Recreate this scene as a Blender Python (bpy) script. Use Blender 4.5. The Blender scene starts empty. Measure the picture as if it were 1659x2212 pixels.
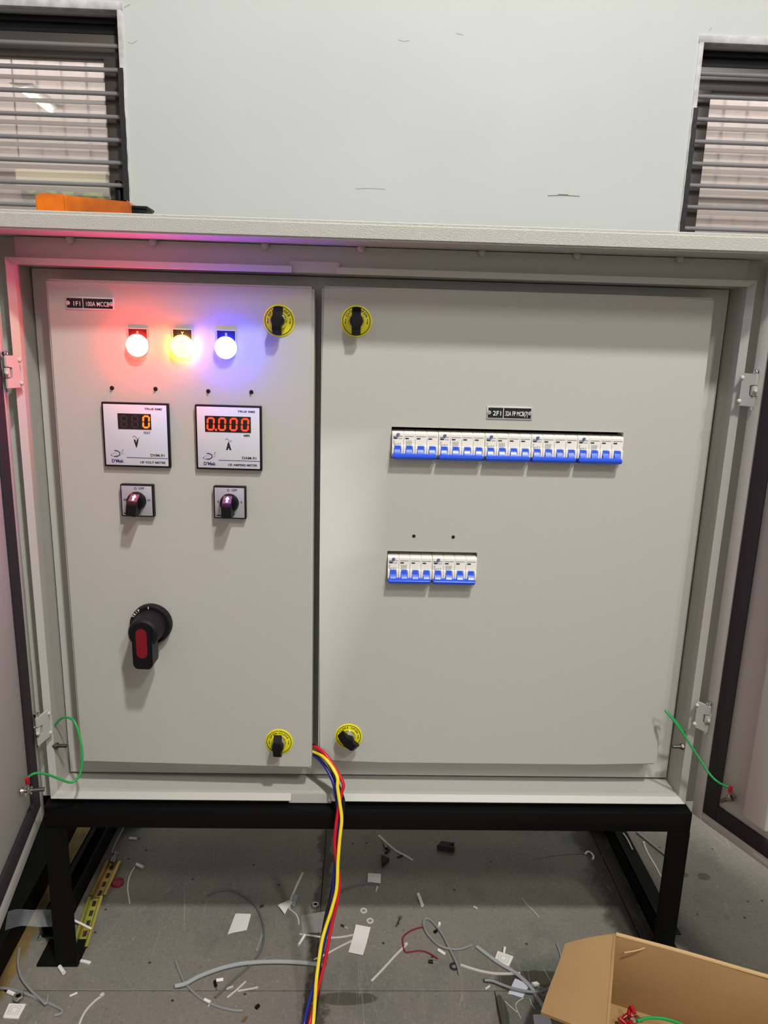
import bpy, bmesh, math, random
import numpy as np
from mathutils import Vector, Matrix

random.seed(7)
PI = math.pi
SC = bpy.context.scene
COL = SC.collection

# ------------------------------------------------------------------ camera
IMG_W, IMG_H, F_PX = 1659.0, 2212.0, 1600.0
CAM = np.array([0.0, -1.115, 1.081])
_a, _b, _c = [math.radians(v) for v in (13.30162228, 1.64619335, -1.88173265)]
_Rx = np.array([[1, 0, 0], [0, math.cos(_a), -math.sin(_a)], [0, math.sin(_a), math.cos(_a)]])
_Rz = np.array([[math.cos(_b), -math.sin(_b), 0], [math.sin(_b), math.cos(_b), 0], [0, 0, 1]])
_Ry = np.array([[math.cos(_c), 0, math.sin(_c)], [0, 1, 0], [-math.sin(_c), 0, math.cos(_c)]])
R = _Rz @ _Rx @ _Ry
cd = bpy.data.cameras.new('camera')
cam = bpy.data.objects.new('camera', cd)
COL.objects.link(cam)
cd.sensor_fit = 'VERTICAL'
cd.sensor_height = 24.0
cd.lens = F_PX / IMG_H * 24.0
cd.clip_start = 0.02
rt = (R[0, 0], R[0, 2], -R[0, 1])
up = (-R[1, 0], -R[1, 2], R[1, 1])
bk = (-R[2, 0], -R[2, 2], R[2, 1])
cam.matrix_world = Matrix(((rt[0], up[0], bk[0], CAM[0]), (rt[1], up[1], bk[1], CAM[1]),
                           (rt[2], up[2], bk[2], CAM[2]), (0, 0, 0, 1)))
SC.camera = cam

# ------------------------------------------------------------------ view, world, lights
SC.view_settings.view_transform = 'Standard'
SC.view_settings.look = 'None'
SC.view_settings.gamma = 1.0
SC.view_settings.use_curve_mapping = False
SC.view_settings.exposure = -0.12
world = bpy.data.worlds.new('world')
SC.world = world
world.use_nodes = True
world.node_tree.nodes['Background'].inputs[0].default_value = (0.96, 1.0, 1.0, 1)
world.node_tree.nodes['Background'].inputs[1].default_value = 0.08


def area(name, loc, target, sx, sy, power, color=(1, 1, 1)):
    d = bpy.data.lights.new(name, 'AREA')
    d.shape = 'RECTANGLE'
    d.size, d.size_y, d.energy, d.color = sx, sy, power, color
    o = bpy.data.objects.new(name, d)
    COL.objects.link(o)
    o.location = loc
    o.rotation_euler = (Vector(target) - Vector(loc)).to_track_quat('-Z', 'Y').to_euler()
    return o


area('bay_lamp', (0.66, -1.66, 3.45), (0.0, 0.0, 0.6), 0.16, 0.16, 80, (1.0, 0.985, 0.955))
area('bay_lamp_right', (1.35, -2.6, 3.45), (0.4, 0.0, 0.3), 0.16, 0.4, 42, (1.0, 0.985, 0.955))
area('rear_fill', (0.1, 0.85, 4.2), (0.1, 0.8, 0.0), 1.2, 0.1, 48, (1.0, 0.985, 0.955))  # added fill, brightens the floor behind and under the cabinet
area('tube_row', (-1.6, -5.8, 2.6), (0.0, 0.0, 0.9), 0.3, 2.4, 7, (0.97, 1.0, 1.0))
area('tube_row_right', (1.9, -5.6, 2.6), (0.0, 0.0, 0.9), 0.3, 2.4, 6, (0.97, 1.0, 1.0))
area('far_wall_fill_left', (-4.2, -5.2, 5.2), (-4.2, -6.5, 3.2), 3.0, 0.2, 150, (1.0, 0.98, 0.95))  # added fill on the far wall, brightens its reflection in the left pane
area('far_wall_fill_right', (5.2, -5.2, 5.2), (5.2, -6.5, 3.2), 3.0, 0.2, 150, (1.0, 0.98, 0.95))  # same added fill for the right pane's reflection
area('low_front_fill', (-0.4, -6.2, 1.35), (0.0, 0.0, 1.2), 2.4, 2.2, 22, (0.98, 1.0, 1.0))  # added low fill for the frame strip under the hood, no doorway built


# ------------------------------------------------------------------ measuring helpers (real points on real planes)
def ray(px, py):
    d = R.T @ np.array([(px - IMG_W / 2) / F_PX, (py - IMG_H / 2) / F_PX, 1.0])
    return np.array([d[0], d[2], -d[1]])


def PY(px, py, y=0.0):
    d = ray(px, py)
    return Vector(CAM + d * ((y - CAM[1]) / d[1]))


def PZ(px, py, z=0.0):
    d = ray(px, py)
    return Vector(CAM + d * ((z - CAM[2]) / d[2]))


LT = math.atan2(-0.011, 0.38)                   # the left inner door stands a little ajar
LP0 = np.array([-0.4541, -0.0055, 0.0])
LU = np.array([math.cos(LT), math.sin(LT), 0.0])
LN = np.array([LU[1], -LU[0], 0.0])


def PL(px, py):
    d = ray(px, py)
    t = ((LP0 - CAM) @ LN) / (d @ LN)
    return Vector(CAM + d * t)


def plane_rect(fn, tl, tr, bl, br):
    a, b, c, d = fn(*tl), fn(*tr), fn(*bl), fn(*br)
    w = ((b - a).length + (d - c).length) / 2
    h = ((a - c).length + (b - d).length) / 2
    return (a + b + c + d) / 4, w, h


# ------------------------------------------------------------------ materials
def lin(c):
    out = []
    for v in c[:3]:
        v = v / 255.0
        out.append(v / 12.92 if v <= 0.04045 else ((v + 0.055) / 1.055) ** 2.4)
    return tuple(out) + (1.0,)


def mat(name, rgb, rough=0.5, metal=0.0, bump=0.0, bscale=400.0, var=0.0, vscale=6.0, var_rgb=None, alpha=1.0, spec=0.5,
        trans=0.0, emit=None, estr=0.0):
    m = bpy.data.materials.new(name)
    m.use_nodes = True
    nt = m.node_tree
    p = nt.nodes['Principled BSDF']
    p.inputs['Base Color'].default_value = lin(rgb)
    p.inputs['Roughness'].default_value = rough
    p.inputs['Metallic'].default_value = metal
    p.inputs['Alpha'].default_value = alpha
    p.inputs['Specular IOR Level'].default_value = spec
    p.inputs['Transmission Weight'].default_value = trans
    if emit:
        p.inputs['Emission Color'].default_value = tuple(emit) + (1.0,)
        p.inputs['Emission Strength'].default_value = estr
    tc = None
    if bump or var:
        tc = nt.nodes.new('ShaderNodeTexCoord')
    if bump:
        n = nt.nodes.new('ShaderNodeTexNoise')
        n.inputs['Scale'].default_value = bscale
        n.inputs['Detail'].default_value = 2.0
        nt.links.new(tc.outputs['Object'], n.inputs['Vector'])
        b = nt.nodes.new('ShaderNodeBump')
        b.inputs['Strength'].default_value = bump
        b.inputs['Distance'].default_value = 0.001
        nt.links.new(n.outputs[0], b.inputs['Height'])
        nt.links.new(b.outputs[0], p.inputs['Normal'])
    if var:
        n = nt.nodes.new('ShaderNodeTexNoise')
        n.inputs['Scale'].default_value = vscale
        n.inputs['Detail'].default_value = 5.0
        nt.links.new(tc.outputs['Object'], n.inputs['Vector'])
        r = nt.nodes.new('ShaderNodeValToRGB')
        r.color_ramp.elements[0].position = 0.35
        r.color_ramp.elements[1].position = 0.68
        a = lin(rgb)
        if var_rgb:
            bb = lin(var_rgb)
        else:
            bb = tuple(min(1, v * (1 - var)) for v in a[:3]) + (1,)
        r.color_ramp.elements[0].color = a
        r.color_ramp.elements[1].color = bb
        nt.links.new(n.outputs[0], r.inputs[0])
        nt.links.new(r.outputs[0], p.inputs['Base Color'])
    return m


M = {}
M['enclosure'] = mat('enclosure_paint', (188, 186, 177), 0.55, bump=0.32, bscale=1000, spec=0.25)
M['hood_paint'] = mat('hood_paint', (188, 186, 177), 0.3, bump=0.9, bscale=850, spec=0.5)
M['enclosure_plain'] = mat('enclosure_plain', (188, 186, 177), 0.45, spec=0.35)
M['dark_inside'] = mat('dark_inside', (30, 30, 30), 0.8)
M['gasket'] = mat('gasket_rubber', (38, 30, 36), 0.75, bump=0.1, bscale=600)
M['black_paint'] = mat('black_paint', (9, 9, 9), 0.6, bump=0.1, bscale=300, spec=0.15)
M['black'] = mat('black_plastic', (13, 12, 14), 0.45, spec=0.25)
M['black_matt'] = mat('black_matt', (20, 19, 21), 0.6, bump=0.1, bscale=1500, spec=0.3)
M['near_black'] = mat('near_black', (6, 6, 7), 0.6)
M['white_plastic'] = mat('white_plastic', (240, 236, 226), 0.35)
M['blue'] = mat('blue_plastic', (28, 82, 214), 0.3)
M['blue_ink'] = mat('blue_ink', (30, 70, 140), 0.5)
M['navy_ink'] = mat('navy_ink', (36, 40, 96), 0.5)
M['grey_ink'] = mat('grey_ink', (120, 120, 118), 0.5)
M['black_ink'] = mat('black_ink', (18, 18, 20), 0.5)
M['white_ink'] = mat('white_ink', (245, 245, 245), 0.4)
M['pale_ink'] = mat('pale_ink', (200, 196, 190), 0.4)
M['meter_face'] = mat('meter_face', (214, 214, 222), 0.35)
M['switch_face'] = mat('switch_face', (176, 176, 182), 0.35, metal=0.2)
M['display'] = mat('display_window', (30, 14, 14), 0.15)
M['digit_off'] = mat('digit_off', (52, 42, 40), 0.4)
M['digit_yellow'] = mat('digit_amber', (120, 40, 10), 0.4, emit=(1.0, 0.17, 0.01), estr=2.2)
M['digit_red'] = mat('digit_red', (120, 20, 10), 0.4, emit=(1.0, 0.055, 0.012), estr=1.9)
M['yellow'] = mat('yellow_label', (232, 222, 30), 0.35)
M['chrome'] = mat('chrome', (225, 225, 228), 0.12, metal=1.0)
M['steel'] = mat('steel', (190, 188, 184), 0.28, metal=1.0)
M['dull_steel'] = mat('dull_steel', (120, 116, 108), 0.4, metal=1.0)
M['aluminium'] = mat('aluminium', (214, 214, 214), 0.35, metal=0.55)
M['red_inset'] = mat('red_inset', (124, 0, 22), 0.4)
M['marker'] = mat('marker_patch', (98, 72, 84), 0.4)
M['wire_red'] = mat('wire_red', (206, 22, 44), 0.32)
M['wire_yellow'] = mat('wire_yellow', (250, 224, 50), 0.32)
M['wire_blue'] = mat('wire_blue', (30, 40, 132), 0.32)
M['wire_black'] = mat('wire_black', (20, 18, 22), 0.32)
M['wire_green'] = mat('wire_green', (40, 160, 78), 0.32)
M['wire_grey'] = mat('wire_grey', (140, 142, 142), 0.4)
M['wire_dark_grey'] = mat('wire_dark_grey', (96, 98, 98), 0.4)
M['wire_dark_red'] = mat('wire_dark_red', (128, 22, 44), 0.4)
M['lug_red'] = mat('lug_red', (176, 10, 30), 0.3)
M['tie'] = mat('nylon_tie', (206, 200, 190), 0.4)
M['tie_white'] = mat('nylon_white', (236, 232, 224), 0.4)
M['tube_clear'] = mat('clear_tube', (176, 180, 180), 0.25, alpha=0.85)
M['film'] = mat('clear_film', (190, 186, 180), 0.2, alpha=0.32)
M['film_bag'] = mat('clear_bag', (196, 200, 204), 0.12, alpha=0.16)
M['paper'] = mat('paper', (226, 220, 216), 0.7)
M['paper_blue'] = mat('paper_cool', (218, 224, 232), 0.7)
M['paper_grey'] = mat('grey_label', (140, 148, 148), 0.6)
M['rubber'] = mat('rubber', (44, 40, 38), 0.8)
M['zinc_gold'] = mat('passivated_zinc', (222, 190, 92), 0.3, metal=0.9, var=0.5, vscale=30, var_rgb=(196, 204, 96))
M['zinc_bronze'] = mat('passivated_bronze', (190, 166, 88), 0.36, metal=0.8, var=0.5, vscale=12, var_rgb=(150, 110, 70))
M['orange'] = mat('orange_plastic', (228, 114, 8), 0.28, var=0.55, vscale=22)
M['cardboard'] = mat('cardboard', (172, 137, 90), 0.8, bump=0.25, bscale=120, var=0.12, vscale=8)
M['cardboard_edge'] = mat('cardboard_edge', (204, 170, 118), 0.85, bump=0.4, bscale=300)
M['leaf_dry'] = mat('dry_leaf', (110, 88, 52), 0.7)
M['plaster_white'] = mat('reveal_plaster', (214, 212, 210), 0.85, bump=0.8, bscale=60, var=0.2, vscale=30, var_rgb=(180, 178, 176))
M['sealant'] = mat('black_sealant', (34, 34, 36), 0.55, bump=1.0, bscale=90)
M['frame_brown'] = mat('window_aluminium', (78, 70, 64), 0.4, metal=0.1, bump=0.1)
M['bar'] = mat('bar_paint', (150, 148, 150), 0.4, metal=0.2)
M['seg_fill'] = M['digit_off']


def lamp_mat(name, base, col, s):
    return mat(name, base, 0.3, emit=col, estr=s)


M['lens_red'] = lamp_mat('lens_red', (255, 90, 90), (1.0, 0.008, 0.005), 260)
M['lens_yellow'] = lamp_mat('lens_yellow', (255, 200, 80), (1.0, 0.32, 0.014), 58)
M['lens_blue'] = lamp_mat('lens_blue', (120, 120, 255), (0.005, 0.006, 1.0), 240)
M['tube_light'] = lamp_mat('tube_light', (255, 255, 255), (0.95, 1.0, 1.0), 14)


def wall_material():
    m = mat('wall_paint', (219, 222, 216), 0.75, bump=0.12, bscale=40)
    nt = m.node_tree
    p = nt.nodes['Principled BSDF']
    tc = nt.nodes.new('ShaderNodeTexCoord')
    n1 = nt.nodes.new('ShaderNodeTexNoise')
    n1.inputs['Scale'].default_value = 1.6
    n1.inputs['Detail'].default_value = 6
    nt.links.new(tc.outputs['Object'], n1.inputs['Vector'])
    r1 = nt.nodes.new('ShaderNodeValToRGB')
    r1.color_ramp.elements[0].position, r1.color_ramp.elements[1].position = 0.3, 0.75
    r1.color_ramp.elements[0].color = lin((214, 217, 213))
    r1.color_ramp.elements[1].color = lin((205, 209, 205))
    nt.links.new(n1.outputs[0], r1.inputs[0])
    # scattered scuff specks
    mp = nt.nodes.new('ShaderNodeMapping')
    mp.inputs['Scale'].default_value = (9, 9, 26)
    nt.links.new(tc.outputs['Object'], mp.inputs[0])
    n2 = nt.nodes.new('ShaderNodeTexNoise')
    n2.inputs['Scale'].default_value = 1.2
    n2.inputs['Detail'].default_value = 8
    n2.inputs['Roughness'].default_value = 0.75
    nt.links.new(mp.outputs[0], n2.inputs['Vector'])
    r2 = nt.nodes.new('ShaderNodeValToRGB')
    r2.color_ramp.elements[0].position, r2.color_ramp.elements[1].position = 0.72, 0.80
    nt.links.new(n2.outputs[0], r2.inputs[0])
    mx = nt.nodes.new('ShaderNodeMixRGB')
    mx.inputs[2].default_value = lin((190, 188, 180))
    ml = nt.nodes.new('ShaderNodeMath')
    ml.operation = 'MULTIPLY'
    ml.inputs[1].default_value = 0.6
    nt.links.new(r2.outputs[0], ml.inputs[0])
    nt.links.new(ml.outputs[0], mx.inputs[0])
    nt.links.new(r1.outputs[0], mx.inputs[1])
    nt.links.new(mx.outputs[0], p.inputs['Base Color'])
    return m


def floor_material(name='concrete'):
    m = mat(name, (120, 114, 104), 0.6, bump=0.3, bscale=260, spec=0.3)
    nt = m.node_tree
    p = nt.nodes['Principled BSDF']
    L = nt.links.new
    geo = nt.nodes.new('ShaderNodeNewGeometry')
    pos = geo.outputs['Position']

    def noise(scale, detail=5.0, rough=0.6, vec=None):
        n = nt.nodes.new('ShaderNodeTexNoise')
        n.inputs['Scale'].default_value = scale
        n.inputs['Detail'].default_value = detail
        n.inputs['Roughness'].default_value = rough
        L(vec or pos, n.inputs['Vector'])
        return n.outputs[0]

    def ramp(src, p0, p1, c0=(0, 0, 0, 1), c1=(1, 1, 1, 1)):
        r = nt.nodes.new('ShaderNodeValToRGB')
        r.color_ramp.elements[0].position, r.color_ramp.elements[1].position = p0, p1
        r.color_ramp.elements[0].color, r.color_ramp.elements[1].color = c0, c1
        L(src, r.inputs[0])
        return r.outputs[0]

    def mix(fac, a, b, k=1.0):
        mm = nt.nodes.new('ShaderNodeMath')
        mm.operation = 'MULTIPLY'
        mm.inputs[1].default_value = k
        L(fac, mm.inputs[0])
        x = nt.nodes.new('ShaderNodeMixRGB')
        L(mm.outputs[0], x.inputs[0])
        for i, v in ((1, a), (2, b)):
            if isinstance(v, tuple):
                x.inputs[i].default_value = v
            else:
                L(v, x.inputs[i])
        return x.outputs[0]

    def math_(op, a, b=None):
        n = nt.nodes.new('ShaderNodeMath')
        n.operation = op
        for i, v in ((0, a), (1, b)):
            if v is None:
                continue
            if isinstance(v, (int, float)):
                n.inputs[i].default_value = v
            else:
                L(v, n.inputs[i])
        return n.outputs[0]

    col = ramp(noise(3.0), 0.3, 0.72, lin((134, 128, 117)), lin((116, 111, 103)))
    col = mix(ramp(noise(4.6, 6, 0.65), 0.53, 0.66), col, lin((96, 106, 96)), 0.75)       # greenish film
    col = mix(ramp(noise(160, 3, 0.7), 0.54, 0.70), col, lin((160, 154, 142)), 0.45)      # pale aggregate
    col = mix(ramp(noise(120, 3, 0.7), 0.57, 0.72), col, lin((68, 64, 57)), 0.45)          # dark aggregate
    sep = nt.nodes.new('ShaderNodeSeparateXYZ')
    L(pos, sep.inputs[0])
    wob = math_('MULTIPLY', math_('SUBTRACT', noise(9.0, 6, 0.7), 0.5), 0.10)
    # damp stains creeping along the joints
    for x0, w, k in ((0.535, 0.042, 0.85), (-0.060, 0.014, 0.8)):
        d = math_('ABSOLUTE', math_('SUBTRACT', math_('ADD', sep.outputs[0], wob), x0))
        col = mix(ramp(d, w * 0.7, w * 1.15, (1, 1, 1, 1), (0, 0, 0, 1)), col, lin((60, 55, 42)), k)
    rag = math_('MULTIPLY', math_('SUBTRACT', noise(22.0, 6, 0.7), 0.5), 1.6)
    for cx, cy, ax, ay, k in ((0.315, -0.056, 0.072, 0.020, 0.85), (-0.005, -0.094, 0.055, 0.013, 0.7), (0.252, -0.125, 0.010, 0.045, 0.8),
                              (0.69, 0.205, 0.016, 0.010, 0.6), (0.735, 0.200, 0.014, 0.012, 0.6)):
        qx = math_('DIVIDE', math_('SUBTRACT', sep.outputs[0], cx), ax)
        qy = math_('DIVIDE', math_('SUBTRACT', sep.outputs[1], cy), ay)
        d2 = math_('ADD', math_('ADD', math_('MULTIPLY', qx, qx), math_('MULTIPLY', qy, qy)), rag)
        col = mix(ramp(d2, 0.80, 1.0, (1, 1, 1, 1), (0, 0, 0, 1)), col, lin((62, 56, 44)), k)
    # worn yellow floor stripe on the left
    wob2 = math_('MULTIPLY', math_('SUBTRACT', noise(16.0, 6, 0.8), 0.5), 0.06)
    dx = math_('ABSOLUTE', math_('ADD', math_('ADD', sep.outputs[0], wob2), 0.625))
    col = mix(ramp(dx, 0.045, 0.055, (1, 1, 1, 1), (0, 0, 0, 1)), col,
              ramp(noise(14, 6, 0.7), 0.3, 0.7, lin((150, 118, 50)), lin((104, 88, 48))), 0.85)
    # scratches: thin cells edges stretched in several directions
    for ang, sc, st, k in ((0.6, 2.6, 9.0, 0.40), (-0.75, 2.2, 11.0, 0.42), (1.35, 2.0, 9.0, 0.30), (0.15, 2.4, 12.0, 0.22)):
        mp = nt.nodes.new('ShaderNodeMapping')
        mp.inputs['Rotation'].default_value = (0, 0, ang)
        mp.inputs['Scale'].default_value = (sc * st, sc, 1)
        L(pos, mp.inputs[0])
        v = nt.nodes.new('ShaderNodeTexVoronoi')
        v.feature = 'DISTANCE_TO_EDGE'
        v.voronoi_dimensions = '2D'
        v.inputs['Scale'].default_value = 0.55
        L(mp.outputs[0], v.inputs['Vector'])
        line = ramp(v.outputs['Distance'], 0.002, 0.008, (1, 1, 1, 1), (0, 0, 0, 1))
        msk = ramp(noise(5.0 + 3 * ang, 4), 0.54, 0.64)
        col = mix(math_('MULTIPLY', line, msk), col, lin((176, 170, 158)), k)
    # scattered grit, dark and pale
    for sc, thr, c_, k in ((34.0, 0.10, (34, 32, 30), 0.85), (48.0, 0.06, (190, 184, 174), 0.7)):
        v = nt.nodes.new('ShaderNodeTexVoronoi')
        v.voronoi_dimensions = '2D'
        v.inputs['Scale'].default_value = sc
        L(pos, v.inputs['Vector'])
        sp = nt.nodes.new('ShaderNodeSeparateColor')
        L(v.outputs['Color'], sp.inputs[0])
        pick = ramp(sp.outputs[0], 0.955, 0.96)
        dot = ramp(v.outputs['Distance'], thr * 0.8, thr, (1, 1, 1, 1), (0, 0, 0, 1))
        col = mix(math_('MULTIPLY', dot, pick), col, lin(c_), k)
    L(col, p.inputs['Base Color'])
    return m


M['wall'] = wall_material()
M['floor'] = floor_material()
M['cladding'] = mat('sheet_cladding', (198, 188, 182), 0.5, var=0.12, vscale=2.0)
M['cream'] = mat('cream_shutter', (236, 226, 190), 0.6, emit=(1.0, 0.92, 0.72), estr=0.0)
M['leaf'] = mat('leaf_green', (150, 190, 60), 0.6, var=0.3, vscale=9, var_rgb=(90, 140, 40))


def glass_material():
    m = bpy.data.materials.new('window_glass')
    m.use_nodes = True
    nt = m.node_tree
    nt.nodes.clear()
    out = nt.nodes.new('ShaderNodeOutputMaterial')
    g = nt.nodes.new('ShaderNodeBsdfGlossy')
    g.inputs['Roughness'].default_value = 0.01
    g.inputs['Color'].default_value = (0.95, 0.90, 0.88, 1)
    d = nt.nodes.new('ShaderNodeBsdfDiffuse')
    d.inputs['Color'].default_value = lin((228, 216, 208))  # pale diffuse share paints the mirrored room's brightness into the pane
    mx = nt.nodes.new('ShaderNodeMixShader')
    mx.inputs[0].default_value = 0.6
    nt.links.new(g.outputs[0], mx.inputs[1])
    nt.links.new(d.outputs[0], mx.inputs[2])
    nt.links.new(mx.outputs[0], out.inputs[0])
    return m


M['glass'] = glass_material()


# ------------------------------------------------------------------ mesh helpers
def resample(pts, n=8):
    """Catmull-Rom through the points."""
    P = [Vector(p) for p in pts]
    if len(P) < 3:
        return P
    out = []
    for i in range(len(P) - 1):
        p0 = P[i - 1] if i else P[0] * 2 - P[1]
        p1, p2 = P[i], P[i + 1]
        p3 = P[i + 2] if i + 2 < len(P) else P[-1] * 2 - P[-2]
        for k in range(n):
            t = k / n
            out.append(0.5 * ((2 * p1) + (p2 - p0) * t + (2 * p0 - 5 * p1 + 4 * p2 - p3) * t * t
                              + (3 * p1 - p0 - 3 * p2 + p3) * t ** 3))
    out.append(P[-1])
    return out


class G:
    def __init__(self):
        self.bm = bmesh.new()

    def box(self, x0, x1, y0, y1, z0, z1, bev=0.0, seg=2):
        vs = [self.bm.verts.new((x, y, z)) for x in (x0, x1) for y in (y0, y1) for z in (z0, z1)]
        q = [(0, 1, 3, 2), (4, 6, 7, 5), (0, 4, 5, 1), (2, 3, 7, 6), (0, 2, 6, 4), (1, 5, 7, 3)]
        fs = [self.bm.faces.new([vs[i] for i in f]) for f in q]
        if bev:
            es = list({e for f in fs for e in f.edges})
            bmesh.ops.bevel(self.bm, geom=es, offset=bev, segments=seg, affect='EDGES', profile=0.5, clamp_overlap=True)
        return self

    def extrude(self, pts, fn, a, b, bev=0.0):
        """polygon pts (2D) swept from a to b; fn(u, v, t) -> xyz"""
        A = [self.bm.verts.new(fn(u, v, a)) for u, v in pts]
        B = [self.bm.verts.new(fn(u, v, b)) for u, v in pts]
        n = len(pts)
        fs = [self.bm.faces.new(A), self.bm.faces.new(B[::-1])]
        for i in range(n):
            fs.append(self.bm.faces.new((A[i], B[i], B[(i + 1) % n], A[(i + 1) % n])))
        if bev:
            es = list({e for f in fs for e in f.edges})
            bmesh.ops.bevel(self.bm, geom=es, offset=bev, segments=2, affect='EDGES', clamp_overlap=True)
        return self

    def prism_y(self, pts, y0, y1, bev=0.0):
        return self.extrude(pts, lambda u, v, t: (u, t, v), y0, y1, bev)

    def prism_x(self, pts, x0, x1, bev=0.0):
        return self.extrude(pts, lambda u, v, t: (t, u, v), x0, x1, bev)

    def prism_z(self, pts, z0, z1, bev=0.0):
        return self.extrude(pts, lambda u, v, t: (u, v, t), z0, z1, bev)

    def lathe(self, prof, c=(0, 0, 0), axis=(0, -1, 0), seg=28, ang0=0.0):
        """prof: (radius, height along axis)"""
        c = Vector(c)
        ax = Vector(axis).normalized()
        u = ax.orthogonal().normalized()
        w = ax.cross(u)
        rings = []
        for r, h in prof:
            if r < 1e-7:
                rings.append([self.bm.verts.new(c + ax * h)])
            else:
                rings.append([self.bm.verts.new(c + ax * h + (u * math.cos(ang0 + 2 * PI * k / seg)
                                                               + w * math.sin(ang0 + 2 * PI * k / seg)) * r) for k in range(seg)])
        for a, b in zip(rings[:-1], rings[1:]):
            for k in range(seg):
                j = (k + 1) % seg
                if len(a) == 1 and len(b) == 1:
                    break
                if len(a) == 1:
                    self.bm.faces.new((a[0], b[k], b[j]))
                elif len(b) == 1:
                    self.bm.faces.new((a[k], b[0], a[j]))
                else:
                    self.bm.faces.new((a[k], b[k], b[j], a[j]))
        for rr, flip in ((rings[0], True), (rings[-1], False)):
            if len(rr) > 1:
                self.bm.faces.new(rr[::-1] if flip else rr)
        return self

    def cyl(self, p0, p1, r, seg=16, r1=None):
        p0, p1 = Vector(p0), Vector(p1)
        L = (p1 - p0).length
        return self.lathe([(r, 0), (r if r1 is None else r1, L)], p0, p1 - p0, seg)

    def sphere(self, c, r, seg=12):
        prof = [(0, -r)] + [(r * math.sin(PI * k / 8), -r * math.cos(PI * k / 8)) for k in range(1, 8)] + [(0, r)]
        return self.lathe(prof, c, (0, 0, 1), seg)

    def tube(self, pts, r, seg=8, smooth=6):
        P = resample(pts, smooth) if smooth else [Vector(p) for p in pts]
        rr = r if isinstance(r, (list, tuple)) else None
        t = (P[1] - P[0]).normalized()
        n = t.orthogonal().normalized()
        rings = []
        for i, p in enumerate(P):
            t2 = (P[min(i + 1, len(P) - 1)] - P[max(i - 1, 0)])
            if t2.length > 1e-9:
                t = t2.normalized()
            n = (n - t * n.dot(t)).normalized()
            b = t.cross(n)
            rad = r if rr is None else rr[0] + (rr[1] - rr[0]) * i / (len(P) - 1)
            rings.append([self.bm.verts.new(p + (n * math.cos(2 * PI * k / seg) + b * math.sin(2 * PI * k / seg)) * rad)
                          for k in range(seg)])
        for a, b in zip(rings[:-1], rings[1:]):
            for k in range(seg):
                j = (k + 1) % seg
                self.bm.faces.new((a[k], a[j], b[j], b[k]))
        self.bm.faces.new(rings[0][::-1])
        self.bm.faces.new(rings[-1])
        return self

    def ribbon(self, pts, w, th, smooth=6, taper=None):
        """flat strip lying on the floor, width w, thickness th"""
        P = resample(pts, smooth) if smooth else [Vector(p) for p in pts]
        rings = []
        for i, p in enumerate(P):
            t = (P[min(i + 1, len(P) - 1)] - P[max(i - 1, 0)]).normalized()
            s = Vector((-t.y, t.x, 0)).normalized()
            ww = w / 2
            if taper:
                ww *= 1 + (taper - 1) * i / (len(P) - 1)
            rings.append([self.bm.verts.new(p + s * a + Vector((0, 0, b))) for a, b in ((-ww, 0), (ww, 0), (ww, th), (-ww, th))])
        for a, b in zip(rings[:-1], rings[1:]):
            for k in range(4):
                j = (k + 1) % 4
                self.bm.faces.new((a[k], a[j], b[j], b[k]))
        self.bm.faces.new(rings[0][::-1])
        self.bm.faces.new(rings[-1])
        return self

    def grid_plate(self, xs, zs, skip, y0, y1, bev=0.0):
        """plate in xz with rectangular holes; y0 front, y1 back"""
        def solid(i, j):
            return 0 <= i < len(xs) - 1 and 0 <= j < len(zs) - 1 and (i, j) not in skip
        vf, vb = {}, {}

        def V(d, i, j, y):
            if (i, j) not in d:
                d[(i, j)] = self.bm.verts.new((xs[i], y, zs[j]))
            return d[(i, j)]
        for i in range(len(xs) - 1):
            for j in range(len(zs) - 1):
                if not solid(i, j):
                    continue
                c = ((i, j), (i + 1, j), (i + 1, j + 1), (i, j + 1))
                self.bm.faces.new([V(vf, a, b, y0) for a, b in c])
                self.bm.faces.new([V(vb, a, b, y1) for a, b in c[::-1]])
                for (a, b), (da, db) in (((c[0], c[1]), (0, -1)), ((c[1], c[2]), (1, 0)), ((c[2], c[3]), (0, 1)), ((c[3], c[0]), (-1, 0))):
                    if not solid(i + da, j + db):
                        self.bm.faces.new((V(vf, *b, y0), V(vf, *a, y0), V(vb, *a, y1), V(vb, *b, y1)))
        if bev:
            self.bm.edges.ensure_lookup_table()
            X0, X1, Z0, Z1 = xs[0], xs[-1], zs[0], zs[-1]

            def side(v):
                s = set()
                if abs(v.co.x - X0) < 1e-6: s.add('l')
                if abs(v.co.x - X1) < 1e-6: s.add('r')
                if abs(v.co.z - Z0) < 1e-6: s.add('b')
                if abs(v.co.z - Z1) < 1e-6: s.add('t')
                return s
            es = []
            for e in self.bm.edges:
                a, b = e.verts
                sh = side(a) & side(b)
                if not sh:
                    continue
                if abs(a.co.y - y0) < 1e-6 and abs(b.co.y - y0) < 1e-6:
                    es.append(e)
                elif len(sh) == 2:
                    es.append(e)
            bmesh.ops.bevel(self.bm, geom=es, offset=bev, segments=3, affect='EDGES', clamp_overlap=True)
        return self

    def mesh(self, name, m, smooth=True):
        bmesh.ops.recalc_face_normals(self.bm, faces=self.bm.faces[:])
        me = bpy.data.meshes.new(name)
        self.bm.to_mesh(me)
        self.bm.free()
        me.materials.append(M[m] if isinstance(m, str) else m)
        if smooth:
            for p in me.polygons:
                p.use_smooth = True
            try:
                me.set_sharp_from_angle(angle=math.radians(38))
            except Exception:
                pass
        return me

    def build(self, name, m, parent=None, smooth=True, **tags):
        me = self.mesh(name, m, smooth)
        o = bpy.data.objects.new(name, me)
        COL.objects.link(o)
        if parent is not None:
            o.parent = parent
        for k, v in tags.items():
            o[k] = v
        return o


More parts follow.
